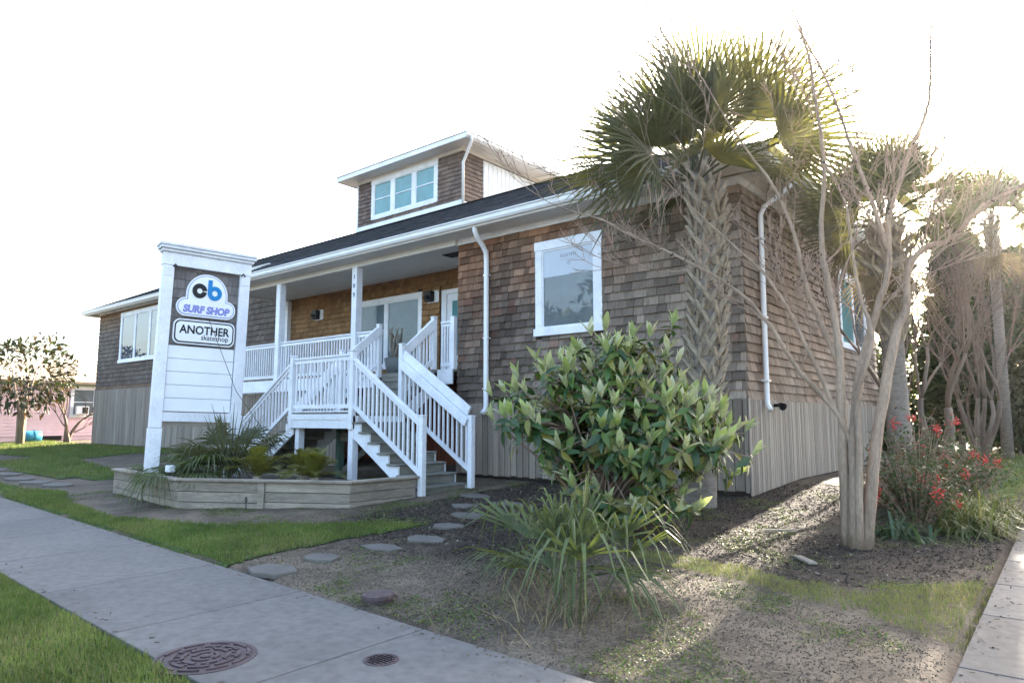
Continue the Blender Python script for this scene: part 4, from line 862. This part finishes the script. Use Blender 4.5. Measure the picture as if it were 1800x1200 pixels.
# ---- loquat-like bush
rnd = random.Random(5); broot = empty('loquat_bush', (-4.85, 7.6, -.18), 'big-leaved evergreen bush with pale upright young leaves', 'bush')
LV, LF = leaf_t(4, .18, .3, .28); YV, YF_ = leaf_t(4, .17, .45, .06)
Lm, Lc, Ym, Yc = [], [], [], []; stems = MB(); bc = Vector((-4.6, 7.65, 1.08))
Rt = Vector((.773, .635, 0)); Fw = Vector((-.635, .773, 0))
HEADS = []
tries = 0
while len(HEADS) < 40 and tries < 4000:
    tries += 1
    v = Vector((rnd.gauss(0, 1), rnd.gauss(0, 1), rnd.gauss(.15, 1))).normalized()
    if v.z < -.8: continue
    q = rnd.uniform(.62, 1.0); wid = (1.45 if v.dot(Rt) > 0 else 1.3) * (1 if v.z > -.2 else .68)
    p = bc + (Rt * v.dot(Rt) * wid + Fw * v.dot(Fw) * .95 + Vector((0, 0, v.z * (1.1 if v.z > 0 else 1.2)))) * q
    if all((p - h).length > .34 for h, _ in HEADS): HEADS.append((p, v))
for i in range(440):
    hd, v = HEADS[i % len(HEADS)]; k_ = i // len(HEADS)
    off = Vector((rnd.gauss(0, .17), rnd.gauss(0, .17), rnd.gauss(0, .15))); p = hd + off; rr = 1 if off.dot(v) > -.08 else .5
    out = (v * .7 + off * 1.5 + Vector((0, 0, .8))).normalized()
    if k_ == 0:
        b0 = Vector((-4.85 + rnd.uniform(-.12, .12), 7.6 + rnd.uniform(-.1, .1), -.2)); mid = b0.lerp(p, .5) + Vector((0, 0, .2)); stems.tube([b0, b0.lerp(mid, .5) + Vector((0, 0, .1)), mid, p.lerp(mid, .35), p], [.03, .022, .016, .011, .007], 5)
    else:
        q = bc.lerp(hd, .55); stems.tube([q, q.lerp(p, .6) + Vector((0, 0, .03)), p], [.012, .008, .006], 4)
    n = rnd.randint(6, 9); a0 = rnd.uniform(0, 6.28)
    t1 = out.orthogonal().normalized(); t2 = out.cross(t1)
    for k in range(n):
        a = a0 + 2.4 * k; ra = t1 * math.cos(a) + t2 * math.sin(a); d = (ra + out * rnd.uniform(-.35, .45) + Vector((0, 0, -.22))).normalized()
        Lm.append(frame(p - out * .02 * k, d, out, rnd.choice((.1, .14, .18, .2, .23, .26)) * rnd.uniform(.9, 1.1), rnd.uniform(-.4, .4))); Lc.append(jit(rnd.choice([(.03, .075, .022), (.05, .105, .028), (.08, .145, .03), (.11, .165, .035), (.03, .07, .02), (.18, .17, .04)]), .25))
    if (rr > .7 and rnd.random() < .92) or p.z > 1.55:
        for k in range(rnd.randint(3, 6)):
            a = a0 + 2.1 * k; ra = t1 * math.cos(a) + t2 * math.sin(a); o2 = (out + Vector((0, 0, .8))).normalized(); d = (o2 + ra * rnd.uniform(.15, .6)).normalized()
            Ym.append(frame(p + o2 * .02, d, -ra, rnd.uniform(.15, .28), 0)); Yc.append(jit(rnd.choice([(.40, .43, .25), (.46, .47, .32), (.34, .41, .17), (.5, .49, .35)]), .15))
stems.build('stems', TWIG, broot, smooth=True)
def split_leaves(tv, tf, Ms, cs, nind, root, name, m, joined):
    Ms = np.array(Ms); cs = np.array(cs); order = np.argsort(np.linalg.norm(Ms[:, :3, 3] - np.array([0, 0, 1.25]), axis=1)); vars_ = {}
    for j in order[:nind]:
        key = int(cs[j].sum() * 40); 
        if key not in vars_: vars_[key] = mesh_of(tv, np.array(tf), m, name, [cs[j]] * len(tf))
        o = bpy.data.objects.new(name, vars_[key]); link(o, root); o.matrix_basis = Matrix(Ms[j].tolist())
    rest = order[nind:]; bulk(joined, m, tv, tf, Ms[rest], cs[rest], root, kind='stuff')
split_leaves(LV, LF, Lm, Lc, 150, broot, 'leaf', LEAFG, 'foliage'); split_leaves(YV, YF_, Ym, Yc, 150, broot, 'young_leaf', LEAFA, 'young_foliage')

# ---- strap-leaved clumps
def clump(name, c, n, Lp, Ls, nseg, half, wid, droop, label, cat, seed, m=FROND, el=(25, 85), fuse=.2, sag=.2, group=None):
    r_ = random.Random(seed); root = empty(name, c, label, cat, group)
    for i in range(n):
        az = i * 2.39996 + r_.uniform(-.3, .3); e = R(r_.uniform(*el)); P = (c[0] + r_.gauss(0, .1), c[1] + r_.gauss(0, .1), c[2])
        V, F = frond(P, az, e, Lp * r_.uniform(.6, 1.2), Ls * r_.uniform(.7, 1.15), nseg, R(half), wid, droop * r_.uniform(.6, 1.4), sag, fuse, r_, pw=.008); add_mesh('frond', V, F, m, root)
    return root
PALMET = mat('palmetto_leaf', (.105, .132, .06), .5, .3, 4, trans=.3, tcol=(1.4, 1.35, .4), spec=.35)
def straw(root, c, n, rad, hgt, seed, m, name='dry_stems', wid=.004):
    r_ = np.random.default_rng(seed); tv = [(-1, 0, 0), (1, 0, 0), (.7, .25, .5), (-.7, .25, .5), (.2, .8, .85), (-.2, .8, .85)]; Ms = []
    for i in range(n):
        a = r_.uniform(0, 6.28); L = hgt * r_.uniform(.5, 1.2); q = r_.normal(0, rad, 2); ln = r_.uniform(.4, 2.2)
        d = np.array([math.cos(a) * ln, math.sin(a) * ln, 0]); x = np.array([-math.sin(a), math.cos(a), 0]) * wid * r_.uniform(.7, 1.6)
        M = np.eye(4); M[:3, 0] = x; M[:3, 1] = d * L; M[:3, 2] = [0, 0, L]; M[:3, 3] = [c[0] + q[0], c[1] + q[1], c[2] - .02]; Ms.append(M)
    return bulk(name, m, tv, [(0, 1, 2, 3), (3, 2, 4, 5)], Ms, [jit((.24, .19, .11), .3) for _ in range(n)], root, kind='stuff')
STRAW = mat('dry_straw', (.2, .16, .1), .8, .2, 9, attr=True, trans=.2)
c1 = clump('palmetto_clump', (-3.25, 4.65, -.33), 18, .7, .82, 7, 46, .058, 1.15, 'spiky strap-leaved clump at the walk edge before the bush', 'plant', 41, PALMET, (50, 88), .12, .1)
straw(c1, (-3.25, 4.65, -.32), 190, .3, .26, 3, STRAW)
c1b = clump('palmetto_clump', (-3.85, 5.25, -.3), 9, .65, .8, 7, 50, .055, .8, 'grey-green strap-leaved clump leaning over the flagstones', 'plant', 42, PALMET, (30, 80), .12, .2)
straw(c1b, (-3.85, 5.25, -.3), 140, .22, .28, 4, STRAW)
clump('palmetto_clump', (-12.75, 6.35, .08), 14, .6, .75, 22, 95, .045, 1.3, 'drooping fan-leaved palm in the planter between the sign posts', 'plant', 43, PALMET, (20, 70), .3, .2)
clump('palmetto_clump', (-13.75, 6.3, .08), 7, .45, .6, 20, 95, .04, 1.1, 'fan-leaved palm in the planter by the sign post nearer the walk', 'plant', 44, PALMET, (15, 70), .3, .2)
clump('palmetto_clump', (-13.0, 6.95, .08), 14, .95, .8, 20, 95, .045, .8, 'fan-leaved palm in the planter behind the other two, under the sign boards', 'plant', 46, FROND, (35, 85), .3, .15)
clump('yucca', (-12.3, 6.6, .08), 6, .12, 1.35, 7, 24, .05, .12, 'upright sword-leaved plant in the planter before the sign', 'plant', 45, FROND, (62, 88), .1, 0)
# sago palms: feather fronds
def sago(c, n, L, label, seed):
    r_ = random.Random(seed); root = empty('sago_palm', c, label, 'plant', 'sago palms in the planter')
    MB().tube([(c[0], c[1], c[2] - .1), (c[0], c[1], c[2] + .12)], [.12, .08], 10).build('trunk', BOOT, root)
    m = mat('sago_leaf', (.15, .155, .04), .45, .5, 3, trans=.3, tcol=(1.4, 1.2, .4)); 
    for i in range(n):
        az = i * 2.39996; el = R(r_.uniform(25, 85)); d = Vector((math.cos(az) * math.cos(el), math.sin(az) * math.cos(el), math.sin(el))); sd = Vector((-math.sin(az), math.cos(az), 0)); V, F = [], []
        Lq = L * r_.uniform(.75, 1.1); pts = [Vector(c) + Vector((0, 0, .1)) + d * (Lq * t) + Vector((0, 0, -.45 * Lq * t * t)) for t in np.linspace(0, 1, 19)]
        for k in range(2, 19):
            t = k / 18; ll = .2 * L * math.sin(math.pi * min(1, t * .92 + .08)) ** .6 + .02; ax = (pts[k] - pts[k - 1]).normalized(); nr = sd.cross(ax)
            for s_ in (-1, 1):
                u = (sd * s_ + ax * .45 + nr * -.35).normalized(); b = len(V); V += [tuple(pts[k] - ax * .014), tuple(pts[k] + ax * .014), tuple(pts[k] + u * ll + ax * .003), tuple(pts[k] + u * ll - ax * .003)]; F.append((b, b + 1, b + 2, b + 3))
        for k in range(18):
            b = len(V); V += [tuple(pts[k] - sd * .006), tuple(pts[k] + sd * .006), tuple(pts[k + 1] + sd * .004), tuple(pts[k + 1] - sd * .004)]; F.append((b, b + 1, b + 2, b + 3))
        add_mesh('frond', V, F, m, root)
sago((-11.7, 6.9, .1), 24, .95, 'yellowish feather-leaved sago palm under the landing, next to the sign', 51)
sago((-10.6, 7.35, .1), 24, .9, 'yellowish feather-leaved sago palm under the landing, next to the lower steps', 52)
sago((-11.5, 7.7, .1), 20, .95, 'sago palm at the back of the planter, deepest under the landing', 53)

# ---- shrubs with red berries, strappy grass
def shrub(name, c, rx, rz, n, cols, label, cat, seed, size=.05, berries=0, m=LEAFA, group=None, wd=.2):
    r_ = random.Random(seed); root = empty(name, c, label, cat, group); tv, tf = leaf_t(2, wd, .2, .2); Ms, cs = [], []; st_ = MB(); pts = []
    for i in range(int(n / 40) + 4):
        a = r_.uniform(0, 6.28); q = r_.uniform(0, 1) ** .5; zt = rz * r_.uniform(.7, 1.25) * (1 - .5 * q * q); pts.append(Vector((c[0] + rx * q * math.cos(a), c[1] + rx * q * math.sin(a), c[2] + zt)))
        b0 = Vector((c[0] + .2 * rx * q * math.cos(a), c[1] + .2 * rx * q * math.sin(a), c[2] - .05)); st_.tube([b0, b0.lerp(pts[-1], .5) + Vector((0, 0, .1 * rz)), pts[-1]], [.012, .008, .004], 4)
    for i in range(n):
        p = r_.choice(pts); h = r_.uniform(0, 1) ** .7; b0 = Vector((c[0], c[1], c[2])); q = b0.lerp(p, .25 + .75 * h) + Vector((r_.gauss(0, .17 * rx), r_.gauss(0, .17 * rx), r_.gauss(0, .1 * rz)))
        d = Vector((r_.gauss(0, 1), r_.gauss(0, 1), r_.gauss(.1, .6))); Ms.append(frame(q, d, (r_.gauss(0, .5), r_.gauss(0, .5), 1), size * r_.uniform(.7, 1.5))); cs.append(jit(r_.choice(cols), .25))
    st_.build('stems', TWIG, root); bulk('foliage', m, tv, tf, Ms, cs, root, kind='stuff')
    for i in range(berries):
        p = r_.choice(pts) + Vector((r_.gauss(0, .1), r_.gauss(0, .1) - .05, r_.uniform(-.15, .12))); mb = MB()
        for k in range(26):
            q = p + Vector((r_.gauss(0, .035), r_.gauss(0, .035), r_.gauss(-.02, .05))); s_ = r_.uniform(.012, .019)
            mb.add([q + Vector(v) * s_ for v in ((1, 0, 0), (-1, 0, 0), (0, 1, 0), (0, -1, 0), (0, 0, 1), (0, 0, -1))], [(0, 2, 4), (2, 1, 4), (1, 3, 4), (3, 0, 4), (2, 0, 5), (1, 2, 5), (3, 1, 5), (0, 3, 5)])
        mb.build('berry_cluster', BERRY, root, smooth=True, kind='stuff')
    return root
NC = [(.05, .085, .03), (.08, .10, .04), (.12, .06, .04), (.06, .10, .05)]
shrub('nandina_shrub', (-1.78, 10.7, -.22), .55, .95, 3200, NC, 'low shrub with bright red berries beside the bare tree trunk', 'shrub', 61, .06, 9, group='red-berried shrubs')
shrub('nandina_shrub', (-2.0, 12.4, -.15), .8, 1.25, 3600, NC, 'taller reddish shrub with berries behind the low one', 'shrub', 62, .065, 10, group='red-berried shrubs')
shrub('nandina_shrub', (-1.5, 14.2, -.15), .7, 1.0, 2600, NC, 'reddish shrub with berries nearest the side walk', 'shrub', 63, .065, 7, group='red-berried shrubs')
def tuft(c, n, L, w_, label, seed, cols, rad=.12, group='strappy grass clumps'):
    r_ = random.Random(seed); root = empty('grass_clump', c, label, 'plant', group); V, F, C = [], [], []
    for i in range(n):
        a = r_.uniform(0, 6.28); e = r_.uniform(.45, 1.4); l = L * r_.uniform(.6, 1.15); d = Vector((math.cos(a) * math.cos(e), math.sin(a) * math.cos(e), math.sin(e))); x = Vector((-math.sin(a), math.cos(a), 0)); p0 = Vector((c[0] + r_.gauss(0, rad), c[1] + r_.gauss(0, rad), c[2])); b = len(V); dr = r_.uniform(.4, .95)
        for t in (0, .25, .5, .75, 1):
            p = p0 + d * l * t + Vector((0, 0, -dr * l * t * t)); h = w_ * (1 - t ** 2) * .5 + .001; V += [tuple(p - x * h), tuple(p + x * h)]
        cc = jit(r_.choice(cols), .25)
        for k in range(4): F.append((b + 2 * k, b + 2 * k + 1, b + 2 * k + 3, b + 2 * k + 2)); C.append(cc)
    o = bpy.data.objects.new('blades', mesh_of(V, F, LEAFA, 'blades', C)); link(o, root); tag(o, kind='stuff')
GC = [(.10, .13, .045), (.15, .17, .07), (.08, .11, .035), (.2, .19, .09)]
tuft((-1.25, 10.9, -.23), 420, 1.15, .02, 'arching strappy grass clump at the edge of the side walk', 71, GC, .2)
tuft((-1.1, 12.3, -.21), 380, 1.1, .02, 'arching strappy grass clump behind the first, by the side walk', 72, GC, .2)
tuft((-1.6, 11.6, -.21), 260, 1.0, .02, 'arching strappy grass among the red-berried shrubs', 73, GC, .2)
tuft((-1.85, 9.95, -.23), 90, .62, .045, 'broad-bladed green clump at the foot of the berry shrub', 74, [(.07, .11, .06), (.11, .14, .08)], .12)

# ---- evergreens
def evergreen(name, c, hgt, rad, n, cols, label, seed, cat='tree', group=None, size=.22, shape='cone', trunk=.1, m=LEAFA, clear=.2, tm=None, wd=.22):
    r_ = random.Random(seed); root = empty(name, c, label, cat, group); tv, tf = leaf_t(2, wd, .3, .25); Ms, cs = [], []
    for i in range(n):
        if shape == 'cone':
            t = r_.uniform(0, 1) ** .8; z = clear + (hgt - clear) * t; rr = rad * (1 - t) ** .6 * r_.random() ** .45; a = r_.uniform(0, 6.28); rr *= 1 + .35 * mnoise.noise((a * 1.5 + seed, z * .8, seed)); p = Vector((c[0] + rr * math.cos(a), c[1] + rr * math.sin(a), c[2] + z)); d = Vector((math.cos(a), math.sin(a), r_.uniform(-.2, 1.2)))
        else:
            v = Vector((r_.gauss(0, 1), r_.gauss(0, 1), r_.gauss(0, 1))).normalized(); q = r_.uniform(.35, 1) ** .5 * (1 + .4 * mnoise.noise((v.x * 1.8 + seed, v.y * 1.8, v.z * 1.8))); p = Vector((c[0] + v.x * rad * q, c[1] + v.y * rad * q, c[2] + clear + (hgt - clear) / 2 + v.z * (hgt - clear) / 2 * q)); d = v + Vector((r_.gauss(0, .6), r_.gauss(0, .6), r_.gauss(0, .5)))
        Ms.append(frame(p, d, (r_.gauss(0, .6), r_.gauss(0, .6), 1), size * r_.uniform(.6, 1.4))); cs.append(jit(r_.choice(cols), .3))
    tb = MB()
    if shape == 'cone': tb.tube([(c[0], c[1], c[2] - .1), (c[0], c[1], c[2] + hgt * .9)], [trunk, .02], 8)
    else:
        for k in range(3):
            a = k * 2.1; x0 = (c[0] + .1 * math.cos(a), c[1] + .1 * math.sin(a)); tb.tube([(*x0, c[2] - .1), (x0[0] + .05 * math.cos(a), x0[1] + .05 * math.sin(a), c[2] + clear), (x0[0] + .5 * math.cos(a), x0[1] + .5 * math.sin(a), c[2] + hgt * .7)], [trunk, trunk * .8, .02], 8)
    tb.build('trunk', tm or PTRUNK, root, smooth=True); bulk('crown', m, tv, tf, Ms, cs, root, kind='stuff')
CYP = [(.022, .04, .014), (.032, .052, .018), (.045, .06, .022)]
PLACE = ['closest to the house', 'second from the house', 'third from the house', 'fourth from the house', 'fifth from the house', 'farthest from the house']
for i, (x, y, h, r0) in enumerate([(-2.95, 31.0, 8.0, 1.5), (-1.5, 31.8, 7.4, 1.8), (0.1, 31, 7.4, 1.8), (1.6, 31.6, 8.0, 1.9), (3.3, 31.2, 7.2, 1.7)]):
    evergreen('cypress_tree', (x, y, .1), h, r0, 8000, CYP, 'dark dense evergreen in the hedge behind the yard, ' + PLACE[i], 80 + i, group='evergreens of the hedge', size=.42)
evergreen('cypress_tree', (-3.0, 27.0, .1), 7.4, 1.0, 5200, CYP, 'narrow dark evergreen added forward of the hedge to shade the bed', 86, group='evergreens of the hedge', size=.38)  # extra tree, placed to block sun and leave a narrow lit strip
for i, (x, y, h) in enumerate([(-6.2, 28.6, 3.6), (-4.7, 28.2, 4.3), (-1.5, 28.6, 4.4)]):
    evergreen('hedge_shrub', (x, y, .08), h, 1.15, 2600, CYP, ['dark rounded shrub just past the end of the house', 'dark rounded shrub between the house end and narrow evergreen', 'dark rounded shrub in front of the hedge by the side walk'][i], 110 + i, cat='shrub', shape='round', trunk=.06, clear=.1, size=.34, group='shrubs before the hedge')
evergreen('magnolia_tree', (-40.8, 11.1, .03), 5.4, 2.3, 1700, [(.02, .03, .014), (.03, .04, .018), (.06, .035, .022)], 'round dark-leaved tree with twin lit trunks by the pink house', 91, shape='round', trunk=.11, clear=1.6, size=.3, tm=CREPE, m=LEAFA, wd=.22)
evergreen('lawn_shrub', (-36.5, 7.6, -.15), 2.2, 1.1, 320, [(.03, .045, .02), (.05, .06, .03)], 'small leafy shrub at the lawn edge by the walk', 92, cat='shrub', shape='round', trunk=.04, clear=.4, size=.3, m=LEAFG)

for i, (x, y, h) in enumerate([(-21, -15, 11), (-28, -16, 9), (-15, -17, 8), (-38, -15, 7)]):
    evergreen('street_tree', (x, y, -.3), h, 3.6, 1500, [(.04, .06, .025), (.06, .08, .03)], 'leafy tree across the street, mirrored in the windows, number %s from the corner' % ['two', 'three', 'one', 'four'][i], 95 + i, shape='round', trunk=.2, clear=2.2, size=.8, group='trees across the street')

# ================================================================== litter on the ground
def scatter(n, region, fn, seed):
    r_ = np.random.default_rng(seed); out = []
    while len(out) < n:
        x, y = r_.uniform(region[0], region[1]), r_.uniform(region[2], region[3])
        if on_walk(x, y, .02) or (x < -4.3 and y > 11.0): continue
        if fn(x, y) > r_.uniform(0, 1): out.append((x, y))
    return out, r_
def in_lawn(x, y): return inside(strip, x, y) or inside(rstrip, x, y)
def mul(x, y):
    if in_lawn(x, y): return 0
    return mulchiness(x, y) ** 2.2
pts, r_ = scatter(40000, (-9.2, -.8, 3.8, 13.5), mul, 3); Ms = []; cs = []
for x, y in pts:
    a, b, c_ = r_.uniform(0, 6.28), r_.normal(0, .35), r_.normal(0, .35); s = r_.uniform(.005, .014)
    M = (Matrix.Translation((x, y, H(x, y) + .006)) @ Euler((b, c_, a)).to_matrix().to_4x4() @ Matrix.Diagonal((s * r_.uniform(.8, 2.6), s, s, 1))); Ms.append(M); t = r_.uniform(0, 1); cs.append((.035 + .075 * t, .027 + .058 * t, .021 + .045 * t) if t < .98 else (.3, .27, .22))
CHV = [(-1, -.6, 0), (1, -.5, .15), (.8, .6, .3), (-.9, .5, .1)]
tag(bulk('mulch', MULCHM, CHV, [(0, 1, 2, 3)], np.array([np.array(m) for m in Ms]), cs), 'loose brown bark mulch over the garden soil', 'mulch', kind='stuff')
pts, r_ = scatter(36000, (-9.5, -.75, 3.75, 9.5), lambda x, y: 0 if in_lawn(x, y) else (1 if y < 7.2 else .35), 23); Ms = []; cs = []
for x, y in pts:
    s_ = r_.uniform(.003, .010); k_ = r_.uniform(.72, 1.25); t = mulchiness(x, y); Ms.append(np.array(Matrix.Translation((x, y, H(x, y) + .003)) @ Euler((r_.uniform(0, 6.28), r_.uniform(0, 6.28), r_.uniform(0, 6.28))).to_matrix().to_4x4() @ Matrix.Diagonal((s_, s_ * r_.uniform(.6, 1), s_ * r_.uniform(.5, 1), 1)))); cs.append(tuple(k_ * (a + (b - a) * t) for a, b in zip((.14, .111, .082), (.065, .049, .038))))
tag(bulk('soil_crumbs', MULCHM, [(1, 0, -.6), (-.6, .9, -.6), (-.6, -.9, -.6), (0, 0, 1)], [(0, 1, 3), (1, 2, 3), (2, 0, 3), (0, 2, 1)], Ms, cs), 'loose crumbs of sandy soil on the garden bed', 'soil', kind='stuff')
pts, r_ = scatter(5000, (-9.5, -.75, 3.75, 11), lambda x, y: cl(.4 + mnoise.noise((x, y, 40))), 29); Ms = []
for x, y in pts: Ms.append(np.array(Matrix.Translation((x, y, H(x, y) + .006)) @ Euler((r_.normal(0, .25), r_.normal(0, .2), r_.uniform(0, 6.28))).to_matrix().to_4x4() @ Matrix.Diagonal((r_.uniform(.015, .06), .002, .002, 1))))
tag(bulk('dry_straw', MULCHM, [(-1, -1, 0), (1, -1, .5), (1, 1, .5), (-1, 1, 0)], [(0, 1, 2, 3)], Ms, [jit((.24, .19, .12), .4) for _ in Ms]), 'bits of dry straw strewn over the soil', 'straw', kind='stuff')
def weed(x, y):
    if in_lawn(x, y): return 0
    return cl(2.6 * mnoise.noise((x * 1.1, y * 1.1, 30)) - .12 + .8 * mnoise.noise((x * 4, y * 4, 8)))
pts, r_ = scatter(9000, (-16, -.75, 3.8, 12.5), weed, 5); Ms = []; cs = []
for x, y in pts:
    for k in range(7):
        a = r_.uniform(0, 6.28); e = r_.uniform(.1, 1.1); d = (math.cos(a) * math.cos(e), math.sin(a) * math.cos(e), math.sin(e)); px, py = x + r_.normal(0, .03), y + r_.normal(0, .03)
        Ms.append(frame((px, py, H(px, py) + .004), d, (0, 0, 1), r_.uniform(.010, .028))); cs.append(jit((.10, .15, .035) if r_.uniform(0, 1) < .8 else (.2, .18, .06), .3))
tv, tf = leaf_t(2, .28, .2, .3)
tag(bulk('weeds', LEAFA, tv, tf, Ms, cs), 'patches of small yellowish green weeds on the bare soil', 'weeds', kind='stuff')
Ms, cs = [], []; r_ = np.random.default_rng(8)
for i in range(900):
    if i % 3 < 2: x = r_.uniform(-16, -.8); y = SWT(x) - abs(r_.normal(0, .12)) if r_.uniform() < .7 else SWB(x) + abs(r_.normal(0, .12))
    else: y = r_.uniform(3.8, 14); x = -.71 + abs(r_.normal(0, .15))
    s_ = r_.uniform(.004, .013); Ms.append(np.array(Matrix.Translation((x, y, G(x, y) + .007)) @ Euler((r_.normal(0, .2), r_.normal(0, .2), r_.uniform(0, 6.28))).to_matrix().to_4x4() @ Matrix.Diagonal((s_ * r_.uniform(1, 2.5), s_, s_, 1)))); t = r_.uniform(0, 1); cs.append((.05 + .12 * t, .04 + .09 * t, .03 + .055 * t))
tag(bulk('leaf_litter', MULCHM, CHV, [(0, 1, 2, 3)], Ms, cs), 'scattered grit and dry leaf bits along the walk edges', 'leaf litter', kind='stuff')
for i, (x, y, l, a, lab) in enumerate([(-2.35, 7.75, .42, -.9, 'short weathered board lying on the soil before the bare tree'), (-3.0, 9.0, .4, .5, 'thin stick lying on the mulch beside the palm')]):
    z = H(x, y) + .02; MB().beam((x - l / 2 * math.cos(a), y - l / 2 * math.sin(a), z), (x + l / 2 * math.cos(a), y + l / 2 * math.sin(a), z + .01), .09 if i == 0 else .02, .02).build('wood_scrap', PLANTW, None, label=lab, cat='wood scrap')

# ---- thin volume added to imitate lens glare around the low sun
hm = bpy.data.materials.new('glare_veil'); hm.use_nodes = True; hn = hm.node_tree
for n_ in list(hn.nodes):
    if n_.type != 'OUTPUT_MATERIAL': hn.nodes.remove(n_)
pv = hn.nodes.new('ShaderNodeVolumePrincipled'); pv.inputs['Color'].default_value = (.95, .93, .9, 1); pv.inputs['Density'].default_value = .0003; pv.inputs['Anisotropy'].default_value = .78
hn.links.new(pv.outputs[0], hn.nodes['Material Output'].inputs['Volume'])
hz = MB().box(-450, 450, -450, 450, -1.6, 13.0).build('glare_haze', hm); tag(hz, 'thin volume added as lens glare around the low sun', 'glare_haze', kind='stuff')
